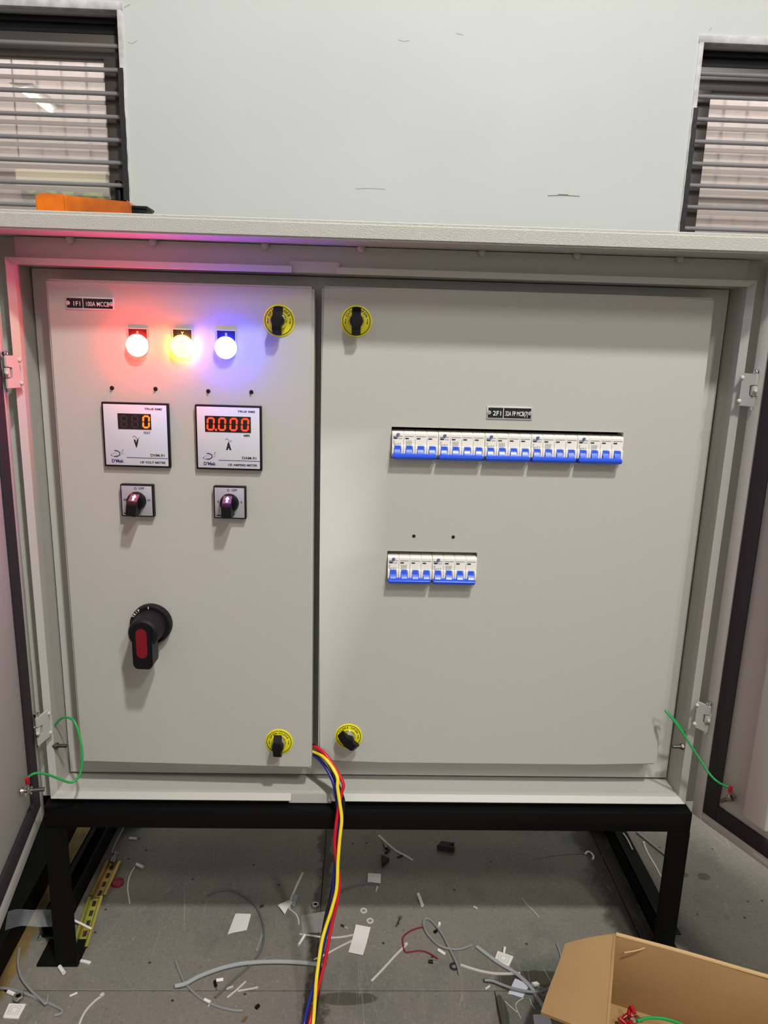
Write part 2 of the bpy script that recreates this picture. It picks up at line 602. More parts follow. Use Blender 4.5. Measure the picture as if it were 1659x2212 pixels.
def base_of(o):
    """move a single-mesh thing's origin to the middle of its base"""
    me = o.data
    xs = [v.co for v in me.vertices]
    lo = Vector((min(c.x for c in xs), min(c.y for c in xs), min(c.z for c in xs)))
    hi = Vector((max(c.x for c in xs), max(c.y for c in xs), max(c.z for c in xs)))
    c = Vector(((lo.x + hi.x) / 2, (lo.y + hi.y) / 2, lo.z))
    me.transform(Matrix.Translation(-c))
    o.location = c
    return o


def tag(o, label=None, cat=None, group=None, kind=None):
    if label: o['label'] = label
    if cat: o['category'] = cat
    if group: o['group'] = group
    if kind: o['kind'] = kind
    return o


def thing(name, label, cat, loc=(0, 0, 0), rotz=0.0, group=None):
    o = bpy.data.objects.new(name, None)
    o.empty_display_size = 0.05
    COL.objects.link(o)
    o.location = loc
    o.rotation_euler = (0, 0, rotz)
    return tag(o, label, cat, group)


def copy_tree(o, parent=None):
    c = o.copy()
    COL.objects.link(c)
    if parent is not None:
        c.parent = parent
    for ch in list(o.children):
        copy_tree(ch, c)
    return c


_text_cache = {}


def text_verts(s, size, align='CENTER', sx=1.0, bold=0.0, shear=0.0):
    """flat lettering as polygons, in local x (right) and z (up)"""
    cu = bpy.data.curves.new('lettering', 'FONT')
    cu.body = s
    cu.size = size
    cu.align_x = align
    cu.align_y = 'CENTER'
    cu.resolution_u = 3
    cu.offset = bold
    cu.shear = shear
    ob = bpy.data.objects.new('lettering', cu)
    me = bpy.data.meshes.new_from_object(ob)
    V = [(v.co.x * sx, v.co.y) for v in me.vertices]
    Fc = [tuple(p.vertices) for p in me.polygons]
    bpy.data.objects.remove(ob)
    bpy.data.curves.remove(cu)
    bpy.data.meshes.remove(me)
    return V, Fc


class Ink:
    """flat print: polygons in the xz plane of the face it is printed on"""
    def __init__(self, y):
        self.v, self.f, self.y = [], [], y

    def add(self, V, Fc, x=0, z=0, rot=0.0):
        n = len(self.v)
        c, s = math.cos(rot), math.sin(rot)
        for a, b in V:
            self.v.append((x + a * c - b * s, self.y, z + a * s + b * c))
        for f in Fc:
            self.f.append(tuple(i + n for i in f))
        return self

    def text(self, s, x, z, size, align='CENTER', sx=1.0, bold=0.0, rot=0.0, shear=0.0):
        V, Fc = text_verts(s, size, align, sx, bold, shear)
        return self.add(V, Fc, x, z, rot)

    def rect(self, x0, x1, z0, z1):
        return self.add([(x0, z0), (x1, z0), (x1, z1), (x0, z1)], [(0, 1, 2, 3)])

    def poly(self, pts):
        return self.add(pts, [tuple(range(len(pts)))])

    def stroke(self, pts, w):
        for (x0, z0), (x1, z1) in zip(pts[:-1], pts[1:]):
            d = math.hypot(x1 - x0, z1 - z0) or 1e-9
            nx, nz = -(z1 - z0) / d * w / 2, (x1 - x0) / d * w / 2
            self.poly([(x0 - nx, z0 - nz), (x1 - nx, z1 - nz), (x1 + nx, z1 + nz), (x0 + nx, z0 + nz)])
        return self

    def ring(self, x, z, r0, r1, a0=0.0, a1=2 * PI, n=32, ez=1.0, rot=0.0):
        c, s = math.cos(rot), math.sin(rot)
        for k in range(n):
            q = []
            for rr, kk in ((r0, k), (r0, k + 1), (r1, k + 1), (r1, k)):
                t = a0 + (a1 - a0) * kk / n
                u, w = rr * math.cos(t), rr * math.sin(t) * ez
                q.append((x + u * c - w * s, z + u * s + w * c))
            self.poly(q)
        return self

    def arc_text(self, s, x, z, r, size, a_mid=PI / 2, step=None, bold=0.0):
        step = step or size * 0.72 / r
        n = len(s)
        for i, ch in enumerate(s):
            if ch == ' ':
                continue
            t = a_mid + ((n - 1) / 2 - i) * step
            V, Fc = text_verts(ch, size, 'CENTER', 1.0, bold)
            self.add(V, Fc, x + r * math.cos(t), z + r * math.sin(t), t - PI / 2)
        return self

    def build(self, name, m, parent, th=0.00012, **tags):
        me = bpy.data.meshes.new(name)
        me.from_pydata(self.v, [], self.f)
        me.materials.append(M[m])
        # face the camera side (-y)
        bm = bmesh.new()
        bm.from_mesh(me)
        for f in bm.faces:
            f.normal_update()
            if f.normal.y > 0:
                f.normal_flip()
        bm.to_mesh(me)
        bm.free()
        o = bpy.data.objects.new(name, me)
        COL.objects.link(o)
        o.parent = parent
        if name in ('lettering', 'rating_print', 'print_line'):
            o['kind'] = 'stuff'
        for k, v in tags.items():
            o[k] = v
        return o


Z0 = CAM[2]      # heights measured from the camera's level are shifted by this


def struct(name, g, m, **kw):
    o = g.build(name, m, **kw)
    o['kind'] = 'structure'
    return o


# ------------------------------------------------------------------ setting: floor
fl = struct('floor', G().box(-6, 6, -6.5, 1.2, -0.06, -0.004), 'near_black')
fl.data.materials[0] = M['floor']
JX = [-2.2, -1.2, -0.061, 0.540, 1.30, 2.2]
for i in range(5):
    for (a, b) in ((-0.078, 0.62), (0.62, 1.198)):
        G().box(JX[i] + 0.0009, JX[i + 1] - 0.0009, a + 0.0009, b - 0.0009, -0.0045, 0.0, 0.0006, 1).build('floor_slab', 'floor', fl)
JX2 = [-2.2, -1.3, -0.68, 0.246, 1.10, 2.2]
for i in range(5):
    G().box(JX2[i] + 0.0009, JX2[i + 1] - 0.0009, -1.0, -0.0789, -0.0045, 0.0, 0.0006, 1).build('floor_slab', 'floor', fl)

# ------------------------------------------------------------------ setting: back wall with two openings
WY, WT = 1.2, 0.16
LWX, LWT, LWB = -0.697, Z0 + 0.853, Z0 + 0.14       # left window: right edge, head, sill
RWX, RWT = 0.941, Z0 + 0.834
LW0, RW1 = -2.0, 2.25
xs = [-4.0, LW0, LWX, RWX, RW1, 4.0]
wall = G()
for (a, b, c, d) in ((-4, LW0, 0, 3.6), (LW0, LWX, 0, LWB), (LW0, LWX, LWT, 3.6), (LWX, RWX, 0, 3.6), (RWX, RW1, 0, LWB),
                     (RWX, RW1, RWT, 3.6), (RW1, 4, 0, 3.6)):
    wall.box(a, b, WY, WY + WT, c, d)
bmesh.ops.remove_doubles(wall.bm, verts=wall.bm.verts[:], dist=1e-5)
wall_o = struct('wall_back', wall, 'wall', smooth=False)


# wall marks and hairline cracks, flat on the plaster
def wall_mark(pts, w, m):
    k = Ink(WY - 0.0006)
    q = [PY(px, py, WY) for px, py in pts]
    k.stroke([(v.x, v.z) for v in q], w)
    return k.build('scuff_mark', m, wall_o)


M['scuff'] = mat('scuff', (120, 116, 108), 0.8, alpha=0.8)
M['crack'] = mat('hairline_crack', (150, 146, 140), 0.8, alpha=0.8)
wall_mark([(1183, 423), (1215, 422), (1252, 424)], 0.0022, 'scuff')
wall_mark([(1205, 420), (1228, 421)], 0.002, 'scuff')
wall_mark([(768, 408), (800, 407), (832, 409)], 0.0013, 'crack')
wall_mark([(276, 91), (283, 94), (290, 92), (296, 88)], 0.0011, 'crack')
wall_mark([(268, 17), (275, 12), (281, 10)], 0.0012, 'crack')
wall_mark([(1016, 186), (1024, 168), (1030, 190)], 0.004, 'crack') if False else None
wall_mark([(860, 86), (872, 90), (884, 88)], 0.0012, 'crack')
wall_mark([(985, 72), (1000, 76)], 0.0012, 'crack')
wall_mark([(1531, 66), (1537, 60)], 0.0012, 'crack')


def window(n, x0, x1, top, right_edge, label):
    """x0..x1 the opening; right_edge: True when its right jamb is the one in view"""
    w = tag(bpy.data.objects.new('window_%d' % n, None), kind='structure')
    COL.objects.link(w)
    w['label'] = label
    bot = LWB
    # plaster reveal: narrow raised rim round the opening
    g = G()
    g.box(x0 - 0.016, x1 + 0.016, WY - 0.004, WY + 0.02, top - 0.002, top + 0.018, 0.002)
    for x, s in ((x0, -1), (x1, 1)):
        xa, xb = sorted((x, x + s * 0.014))
        g.box(xa, xb, WY - 0.004, WY + 0.02, bot, top, 0.002)
    r = g.build('reveal', 'plaster_white', w)
    # black sealant pushed into the lower part of the jamb in view
    xe = x1 if right_edge else x0
    s = 1 if right_edge else -1
    pts = []
    zt = top - (0.145 if right_edge else 0.17)
    n_ = 22
    rnd = random.Random(5 + n)
    outer, inner = [], []
    for k in range(n_ + 1):
        z = zt + (bot - zt) * k / n_
        outer.append((xe + s * (0.010 + 0.0012 * rnd.uniform(-1, 1) + 0.002 * k / n_), z))
        inner.append((xe - s * 0.004, z))
    g = G()
    g.prism_y(outer + inner[::-1], WY - 0.0058, WY + 0.03)
    g.build('sealant_bead', 'sealant', w)
    # dark frame
    fy0, fy1 = WY + 0.045, WY + 0.10
    g = G()
    g.box(x0, x1, fy0 + 0.012, fy1, top - 0.042, top)
    g.box(x0, x1, fy0, fy1, top - 0.020, top - 0.010, 0.001)
    g.box(x0, x1, fy0, fy1, bot, bot + 0.04)
    for xa, xb in ((x0, x0 + 0.018), (x1 - 0.018, x1)):
        g.box(xa, xb, fy0, fy1, bot, top)
    g.build('outer_frame', 'black_matt', w)
    sw = 0.050
    g = G()
    ya, yb = WY + 0.058, WY + 0.092
    g.box(x0 + 0.012, x1 - 0.012, ya, yb, top - 0.042 - 0.062, top - 0.042, 0.002)
    g.box(x0 + 0.012, x1 - 0.012, ya, yb, bot + 0.03, bot + 0.09, 0.002)
    for xa, xb in ((x0 + 0.012, x0 + 0.012 + sw), (x1 - 0.012 - sw, x1 - 0.012), ((x0 + x1) / 2 - 0.03, (x0 + x1) / 2 + 0.03)):
        g.box(xa, xb, ya, yb, bot + 0.0895, top - 0.1035, 0.0005)
    g.build('sash', 'frame_brown', w)
    G().box(x0 + 0.03, x1 - 0.03, WY + 0.078, WY + 0.084, bot + 0.05, top - 0.07).build('pane', 'glass', w)
    if right_edge:
        g = G()
        g.box(x1 - 0.044, x1 - 0.026, WY + 0.040, WY + 0.060, bot + 0.10, bot + 0.285, 0.006, 3)
        g.build('sash_handle', 'black', w)
    # horizontal guard bars, each its own
    z = BAR_Z[n]
    for zz in z:
        G().cyl((x0 - 0.004, WY + 0.032, zz), (x1 + 0.004, WY + 0.032, zz), 0.0062, 12).build('guard_bar', 'bar', w)
    return w


def bar_levels(px, rows):
    return [PY(px, r, WY + 0.032).z for r in rows]


b1 = bar_levels(120, (95, 396))
st = (b1[0] - b1[1]) / 6.0
BAR_Z = {1: [b1[0] - st * k for k in range(0, 11)]}
b2 = bar_levels(1600, (162, 451))
st2 = (b2[0] - b2[1]) / 6.0
BAR_Z[2] = [b2[0] - st2 * k for k in range(0, 10)]
window(1, LW0, LWX, LWT, True, 'left barred window with dark brown frame and reflecting pane')
window(2, RWX, RW1, RWT, False, 'right barred window with dark brown frame and reflecting pane')

# far side of the workshop, seen only mirrored in the panes
FY = -6.5
OPX0, OPX1, OPZ0, OPZ1 = -4.36, -3.25, Z0 + 0.55, Z0 + 1.79


def corrugated(x0, x1, z0, z1, pitch, g):
    x = x0
    while x < x1 - 1e-6:
        xe = min(x + pitch, x1)
        a = min(x + pitch * 0.74, xe)
        pts = [(x, 0), (a, 0), (min(a + 0.02, xe), 0.035), (min(a + 0.06, xe), 0.035), (xe, 0)]
        for (u0, v0), (u1, v1) in zip(pts[:-1], pts[1:]):
            if u1 - u0 < 1e-6:
                continue
            vs = [g.bm.verts.new(c) for c in ((u0, FY + v0, z0), (u1, FY + v1, z0), (u1, FY + v1, z1), (u0, FY + v0, z1))]
            g.bm.faces.new(vs)
        x = xe
    return g


g = G()
corrugated(-7, OPX0, 0, 6, 0.30, g)
corrugated(OPX0, OPX1, 0, OPZ0, 0.30, g)
corrugated(OPX0, OPX1, OPZ1, 6, 0.30, g)
corrugated(OPX1, 7, 0, 6, 0.30, g)
wf = struct('wall_front', g, 'cladding', smooth=False)
for zz in (2.95,):
    G().box(-7, OPX0 if zz < 2.2 else 7, FY + 0.036, FY + 0.08, zz, zz + 0.12).build('cross_rail', 'cladding', wf)
sh = tag(G().box(OPX0, OPX1, FY + 0.045, FY + 0.16, OPZ1 - 0.10, OPZ1 + 0.10, 0.01).build('shutter_box', 'cream'),
         'cream roller shutter box over the far opening, mirrored in the left pane', 'shutter')
base_of(sh)
g = G()
rnd = random.Random(3)
for k in range(900):
    c = Vector((rnd.uniform(OPX0 - 0.3, OPX1 + 0.3), FY - 0.7 + rnd.uniform(-0.3, 0.3), rnd.uniform(0.0, OPZ1 + 0.5)))
    a, t = rnd.uniform(0, 2 * PI), rnd.uniform(-0.6, 0.6)
    L, w = rnd.uniform(0.10, 0.2), rnd.uniform(0.02, 0.04)
    u = Vector((math.cos(a), t * 0.5, math.sin(a))) * L
    s = Vector((-math.sin(a), 0.2, math.cos(a))) * w
    g.bm.faces.new([g.bm.verts.new(c + q) for q in (-u * 0.5, s, u * 0.5, -s)])
shrub = thing('shrub', 'leafy green shrub beyond the far opening, mirrored in the left pane', 'shrub', (-3.8, FY - 0.7, 0))
o = g.build('foliage', 'leaf', shrub, smooth=False)
o.data.transform(Matrix.Translation((3.8, -FY + 0.7, 0)))
o['kind'] = 'stuff'
G().cyl((0, 0, 0), (0.05, 0, 1.6), 0.03, 10, 0.015).build('stem', 'rubber', shrub)
area('daylight_outside', (-3.8, FY - 2.2, 5.0), (-3.8, FY - 0.7, 1.8), 2.5, 1.5, 520, (1.0, 0.98, 0.85))
for x, ya in ((-3.36, -4.70), (-3.95, -3.9)):
    t = thing('tube_light', 'twin fluorescent tube hung from the roof, %s in the left pane' %
              ('mirrored as the lower streak' if ya < -4 else 'mirrored as the upper streak'), 'lamp', (x, ya, 3.30))
    G().cyl((0, -0.36, 0), (0, 0.36, 0), 0.014, 12).build('tube', 'tube_light', t)
    G().prism_y([(-0.02, 0.03), (0.02, 0.03), (0.11, 0.06), (0.11, 0.065), (-0.11, 0.065), (-0.11, 0.06)], -0.38, 0.38).build('reflector', 'white_plastic', t)

# ------------------------------------------------------------------ cabinet
CX0, CX1 = -0.524, 0.592            # outer sides
WX0, WX1 = -0.491, 0.5515           # opening side walls
ZB, ZT = Z0 - 0.768, Z0 + 0.122     # bottom, top of the body
SILL, HEAD = Z0 - 0.747, Z0 + 0.0845
FY0 = -0.014                        # front of the opening walls
BACK = 0.38
cab = thing('electrical_cabinet', 'large beige-grey steel electrical cabinet with both outer doors standing open', 'cabinet',
            ((CX0 + CX1) / 2, 0.15, ZB))
OFF = Matrix.Translation(-cab.location)


def cpart(name, g, m='enclosure', parent=None, **kw):
    """a part of the cabinet, modelled in world coordinates"""
    o = g.build(name, m, parent or cab, **kw)
    o.data.transform(OFF)
    return o


# body shell: closed box with four inner walls (a tube), a back and the ring of its front face
g = G()
g.box(CX0, WX0, 0.004, BACK, ZB, ZT)
g.box(WX1, CX1, 0.004, BACK, ZB, ZT)
g.box(WX0, WX1, -0.006, BACK, ZB, SILL)
g.box(WX0, WX1, -0.008, BACK, HEAD, ZT)
g.box(WX0, WX1, BACK - 0.004, BACK, SILL, HEAD)
cpart('body', g, 'hood_paint')
# flared rain lip round the opening
FL = 0.0085


def lip_strip(g, p, q, out, along_z):
    """one strip of the lip from p to q, flaring by `out` (dx, dz)"""
    (x0, z0), (x1, z1) = p, q
    dx, dz = out
    th = 0.0016
    # inner wall piece then 45 degree flare
    ring = []
    for (x, z, e0, e1) in ((x0, z0, 1, 0), (x1, z1, 0, 1)):
        ring.append([(x, -0.006, z), (x, FY0, z), (x + dx, FY0 - FL, z + dz)])
    for k in range(2):
        a, b, c, d = ring[0][k], ring[0][k + 1], ring[1][k + 1], ring[1][k]
        vs = [g.bm.verts.new(v) for v in (a, b, c, d)]
        g.bm.faces.new(vs)


# left and right lips (mitred)
for x, s in ((WX0, -1), (WX1, 1)):
    g = G()
    a, b, c = [], [], []
    for z, e in ((SILL, -1), (HEAD, 1)):
        a.append(g.bm.verts.new((x, 0.004, z)))
        b.append(g.bm.verts.new((x, FY0, z)))
        c.append(g.bm.verts.new((x + s * FL, FY0 - FL, z + e * FL)))
    g.bm.faces.new((a[0], b[0], b[1], a[1]))
    g.bm.faces.new((b[0], c[0], c[1], b[1]))
    c2 = [g.bm.verts.new((x + s * (FL + 0.001), 0.004, v.co.z)) for v in c]
    g.bm.faces.new((c[0], c2[0], c2[1], c[1]))
    cpart('side_lip', g, 'enclosure_plain', smooth=False)


def hlip(z, e, x0, x1, end0, end1, name):
    g = G()
    a = [g.bm.verts.new((x, -0.006, z)) for x in (x0, x1)]
    b = [g.bm.verts.new((x, FY0, z)) for x in (x0, x1)]
    if e > 0:
        for v in b:
            v.co.y -= FL * 0.75
    c = [g.bm.verts.new((x0 - (FL if end0 else 0), FY0 - FL, z + e * FL)), g.bm.verts.new((x1 + (FL if end1 else 0), FY0 - FL, z + e * FL))]
    d = [g.bm.verts.new((v.co.x, -0.006, v.co.z + e * 0.001)) for v in c]
    g.bm.faces.new((a[0], b[0], b[1], a[1]))
    g.bm.faces.new((b[0], c[0], c[1], b[1]))
    g.bm.faces.new((c[0], d[0], d[1], c[1]))
    if not end0:
        g.bm.faces.new((a[0], b[0], c[0], d[0]))
    if not end1:
        g.bm.faces.new((a[1], b[1], c[1], d[1]))
    return cpart(name, g, 'enclosure_plain', smooth=False)


nx0, nx1 = PY(628, 1731, FY0 - FL).x, PY(710, 1733, FY0 - FL).x
tx0, tx1 = PY(630, 588, FY0 - FL).x, PY(727, 590, FY0 - FL).x
hlip(SILL, -1, WX0, nx0, True, False, 'sill_lip')
hlip(SILL, -1, nx1, WX1, False, True, 'sill_lip')
hlip(HEAD, 1, WX0, tx0, True, False, 'head_lip')
hlip(HEAD, 1, tx1, WX1, False, True, 'head_lip')
cpart('latch_plate', G().box(nx0 - 0.004, nx1 + 0.004, -0.0145, -0.006, ZB + 0.003, SILL - 0.0008))
cpart('latch_plate', G().box(tx0 - 0.004, tx1 + 0.004, -0.0145, -0.006, HEAD + 0.0008, HEAD + 0.016))

# rain hood
g = G()
HZ0, HZ1, HY = Z0 + 0.1214, Z0 + 0.1458, -0.095
g.prism_x([(HY, HZ0), (HY, HZ1 - 0.003), (HY + 0.004, HZ1), (BACK + 0.03, HZ1 + 0.012), (BACK + 0.03, HZ0 + 0.012), (HY + 0.01, HZ0)], -0.575, 0.64)
bmesh.ops.bevel(g.bm, geom=g.bm.edges[:], offset=0.0025, segments=2, affect='EDGES', clamp_overlap=True)
cpart('rain_hood', g, 'hood_paint')
for px, py in ((150, 507), (330, 517), (572, 527), (780, 536), (1042, 544), (1247, 548), (1470, 553)):
    p = PY(px, py, -0.012)
    g = G()
    g.sphere((p.x, -0.011, ZT - 0.002), 0.0062, 10)
    cpart('weld_bead', g, 'enclosure_plain')

# inner mounting frame
IY = 0.035
LDX0, LDX1 = LP0[0], LP0[0] + 0.382
g = G()
xs_ = [WX0 + 0.0025, -0.44, -0.083, -0.050, 0.50, WX1 - 0.0025]
zs_ = [Z0 - 0.7425, Z0 - 0.68, Z0 + 0.05, HEAD - 0.001]
g.grid_plate(xs_, zs_, {(1, 1), (3, 1)}, IY, IY + 0.0025)
cpart('inner_frame', g)
cpart('dark_backing', G().box(WX0 + 0.004, WX1 - 0.004, 0.12, 0.123, SILL + 0.002, HEAD - 0.002), 'dark_inside')  # dark sheet behind gaps and slots, interior shade put into its colour
cpart('frame_shadow_gap', G().box(WX0 + 0.0005, WX1 - 0.0005, IY + 0.006, IY + 0.012, SILL + 0.0005, HEAD - 0.0005), 'dark_inside') if False else None

# right inner door with the two breaker slots cut out
DT, DBOT = Z0 + 0.069, Z0 - 0.6965
RX0, RX1 = -0.0622, 0.5138
s1a, s1b = PY(846, 924), PY(1347, 1000)
S1 = (s1a.x, PY(1347, 933).x, PY(1095, 994).z - 0.001, PY(1095, 928).z)
S2 = (PY(837, 1190).x, PY(1031, 1194).x, PY(933, 1256).z - 0.001, PY(933, 1192).z)
xs_ = sorted([RX0, S2[0], S1[0], S2[1], S1[1], RX1])
zs_ = sorted([DBOT, S2[2], S2[3], S1[2], S1[3], DT])
skip = set()
for i in range(5):
    for j in range(5):
        xm, zm = (xs_[i] + xs_[i + 1]) / 2, (zs_[j] + zs_[j + 1]) / 2
        for s in (S1, S2):
            if s[0] < xm < s[1] and s[2] < zm < s[3]:
                skip.add((i, j))
g = G()
g.grid_plate(xs_, zs_, skip, 0.0, 0.0285, 0.0035)
rdoor = cpart('inner_door', g, label='wider right inner door with two breaker slots')
# left inner door, slightly ajar
g = G()
g.grid_plate([0, 0.382], [Z0 - 0.6995, Z0 + 0.0668], set(), 0.0, 0.0245, 0.0035)
g.bm.transform(Matrix.Translation(Vector(LP0)) @ Matrix.Rotation(LT, 4, 'Z'))
ldoor = cpart('inner_door', g, label='narrower left inner door, slightly ajar')


def cup(fn, px, py, r, door, m='near_black'):
    p = fn(px, py)
    g = G()
    g.lathe([(r * 1.5, 0), (r * 1.5, 0.0004), (r * 1.05, 0.0007), (r, 0.0003), (0, 0.0003)], p, (0, -1, 0), 14)
    return cpart('drill_hole', g, m, door)


for px, py in ((242, 838), (336, 840), (450, 845), (543, 847)):
    cup(PL, px, py, 0.0021, ldoor)
    p = PL(px, py)
    g = G()
    g.cyl((p.x, p.y, p.z), (p.x + 0.0006, p.y - 0.004, p.z + 0.0004), 0.0016, 10)
    cpart('screw_tip', g, 'black', ldoor)
for px, py in ((894, 1158), (979, 1160)):
    cup(PY, px, py, 0.0018, rdoor)

# ---- outer doors
def outer_door(P0, ang, side, width, zb, zt, lip, gw, lipb, gwb, label):
    """door pan swung on its hinge line; local u from the hinge, w inwards (towards the viewer side), z up"""
    a = math.radians(ang)
    u = Vector((math.cos(a) * side, -math.sin(a), 0))
    w = Vector((math.sin(a) * side, math.cos(a), 0))
    if side > 0:
        w = Vector((math.sin(a), math.cos(a), 0))
    else:
        w = Vector((-math.sin(a), math.cos(a), 0))
    Mx = Matrix(((u.x, w.x, 0, P0[0]), (u.y, w.y, 0, P0[1]), (0, 0, 1, 0), (0, 0, 0, 1)))
    h = zt - zb

    def put(g):
        g.bm.transform(Mx)
        return g
    g = G()
    g.box(0, width, -0.022, -0.004, zb, zt, 0.003)
    # raised perimeter lip
    t0, t1 = -0.006, 0.0
    g.box(0, lip, t0, t1, zb, zt, 0.002)
    g.box(width - lip, width, t0, t1, zb, zt, 0.002)
    g.box(lip, width - lip, t0, t1, zb, zb + lipb, 0.002)
    g.box(lip, width - lip, t0, t1, zt - lipb, zt, 0.002)
    d = cpart('outer_door', put(g), 'enclosure', label=label)
    g = G()
    z1, z2, z3, z4 = zb + lipb, zb + lipb + gwb, zt - lipb - gwb, zt - lipb
    g.box(lip, lip + gw, -0.004, 0.0012, z1, z4, 0.001)
    g.box(width - lip - gw, width - lip, -0.004, 0.0012, z1, z4, 0.001)
    g.box(lip + gw, width - lip - gw, -0.004, 0.0012, z1, z2, 0.001)
    g.box(lip + gw, width - lip - gw, -0.004, 0.0012, z3, z4, 0.001)
    cpart('gasket', put(g), 'gasket', d)
    return d, Mx, put


ZDB = Z0 - 0.769
ldo, LMX, lput = outer_door((-0.509, -0.028, 0), 80.0, 1, 0.50, Z0 - 0.781, Z0 + 0.118, 0.0225, 0.035, 0.031, 0.029, 'left outer door swung open towards the viewer')
rdo, RMX, rput = outer_door((0.5695, -0.028, 0), 113.5, -1, 0.52, ZDB, Z0 + 0.113, 0.022, 0.026, 0.017, 0.027, 'right outer door swung wide open')
# stiffener on the right door
g = G()
g.box(0.106, 0.150, -0.004, 0.022, Z0 - 0.70, Z0 + 0.03, 0.005, 3)
cpart('stiffener', rput(g), 'enclosure_plain', rdo)


def stud(put, u, z, door, L=0.030):
    g = G()
    g.cyl((u, -0.004, z), (u, L, z), 0.0031, 10)
    cpart('earth_stud', put(g), 'dull_steel', door)
    g = G()
    g.lathe([(0.0062, 0.0075), (0.0062, 0.0125)], (u, 0, z), (0, 1, 0), 6)
    g.lathe([(0.0072, 0.0030), (0.0072, 0.0042)], (u, 0, z), (0, 1, 0), 16)
    g.lathe([(0.0060, -0.002), (0.0040, 0.003)], (u, 0, z), (0, 1, 0), 12)
    cpart('nut', put(g), 'steel', door)


def on_plane(px, py, P0, u):
    d = ray(px, py)
    n = np.array([u[1], -u[0], 0.0])
    t = ((np.array(P0) - CAM) @ n) / (d @ n)
    q = CAM + d * t
    return float((q - np.array(P0)) @ np.array(u)), float(q[2])


ul = (math.cos(math.radians(80)), -math.sin(math.radians(80)), 0)
ur = (-math.cos(math.radians(113.5)), -math.sin(math.radians(113.5)), 0)
LSU, LSZ = on_plane(49, 1709, (-0.509, -0.028, 0), ul)
RSU, RSZ = on_plane(1581, 1723, (0.5695, -0.028, 0), ur)
stud(lput, LSU, LSZ, ldo)
stud(rput, RSU, RSZ, rdo, 0.024)
# studs on the inner side walls
for px, py, x, s in ((117, 1611, WX0, 1), (1478, 1613, WX1, -1)):
    d = ray(px, py)
    q = Vector(CAM + d * ((x - CAM[0]) / d[0]))
    g = G()
    g.cyl((x - s * 0.002, q.y, q.z), (x + s * 0.020, q.y, q.z), 0.0031, 10)
    g.lathe([(0.0055, 0.002), (0.0055, 0.006)], (x, q.y, q.z), (s, 0, 0), 6)
    cpart('wall_stud', g, 'dull_steel')


# ---- hinges
def hinge(pxi, pxo, py0, py1, side, P0, u, Mx):
    """steel butt hinge: its plate spans from the frame lip to the door flange"""
    pym = (py0 + py1) / 2
    I = PY(pxi, pym, FY0 - FL - 0.002)
    uu, _ = on_plane(pxo, pym, P0, u)
    O = Mx @ Vector((uu, 0.005, 0))
    z1, z0 = PY(pxi, py0, -0.03).z, PY(pxi, py1, -0.03).z
    d = Vector((O.x - I.x, O.y - I.y, 0))
    wd = d.length
    d.normalize()
    n = Vector((d.y, -d.x, 0))
    if n.y > 0:
        n = -n
    h = z1 - z0
    T = Matrix(((d.x, -n.x, 0, I.x), (d.y, -n.y, 0, I.y), (0, 0, 1, z0), (0, 0, 0, 1)))

    def put(g):
        g.bm.transform(T)
        return g
    # local: x 0 (frame) .. wd (door), y -out, z 0..h
    g = G()
    g.prism_y([(0, 0), (wd, 0), (wd, h * 0.32), (wd * 0.55, h * 0.32), (wd * 0.55, h * 0.66), (wd, h * 0.66), (wd, h), (0, h)], -0.0035, 0.0, 0.0009)
    hg = cpart('hinge', put(g), 'enclosure_plain')
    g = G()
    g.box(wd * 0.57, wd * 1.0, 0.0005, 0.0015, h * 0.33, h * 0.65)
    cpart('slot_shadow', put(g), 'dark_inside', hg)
    g = G()
    g.cyl((wd * 0.82, 0.001, h * 0.345), (wd * 0.82, 0.001, h * 0.635), 0.0050, 14)
    cpart('knuckle', put(g), 'enclosure_plain', hg)
    g = G()
    g.sphere((wd * 1.03, -0.004, h * 0.48), 0.0032, 10)
    cpart('rivet', put(g), 'enclosure_plain', hg)
    g = G()
    g.cyl((wd * 0.80, 0.002, -0.005), (wd * 0.80, 0.002, h + 0.002), 0.0026, 12)
    g.lathe([(0.0042, 0), (0.0048, 0.002), (0.0040, 0.005), (0.0, 0.0062)], (wd * 0.80, 0.001, h + 0.0005), (0, 0, 1), 14)
    cpart('hinge_pin', put(g), 'chrome', hg)
    for f in (0.14, 0.86):
        g = G()
        g.sphere((0.001, -0.0035, h * f), 0.0036, 10)
        cpart('rivet', put(g), 'enclosure_plain', hg)


hinge(40, 1, 768, 838, -1, (-0.509, -0.028, 0), ul, LMX)
hinge(104, 68, 1535, 1593, -1, (-0.509, -0.028, 0), ul, LMX)
hinge(1601, 1640, 806, 877, 1, (0.5695, -0.028, 0), ur, RMX)
hinge(1504, 1539, 1517, 1573, 1, (0.5695, -0.028, 0), ur, RMX)

# ------------------------------------------------------------------ stand
st_top = ZB
stand = thing('steel_stand', 'black painted square-tube steel stand carrying the grey cabinet', 'stand', ((CX0 + CX1) / 2, 0.15, 0))
SO = Matrix.Translation(-stand.location)


def spart(name, g, m='black_paint'):
    o = g.build(name, m, stand)
    o.data.transform(SO)
    return o


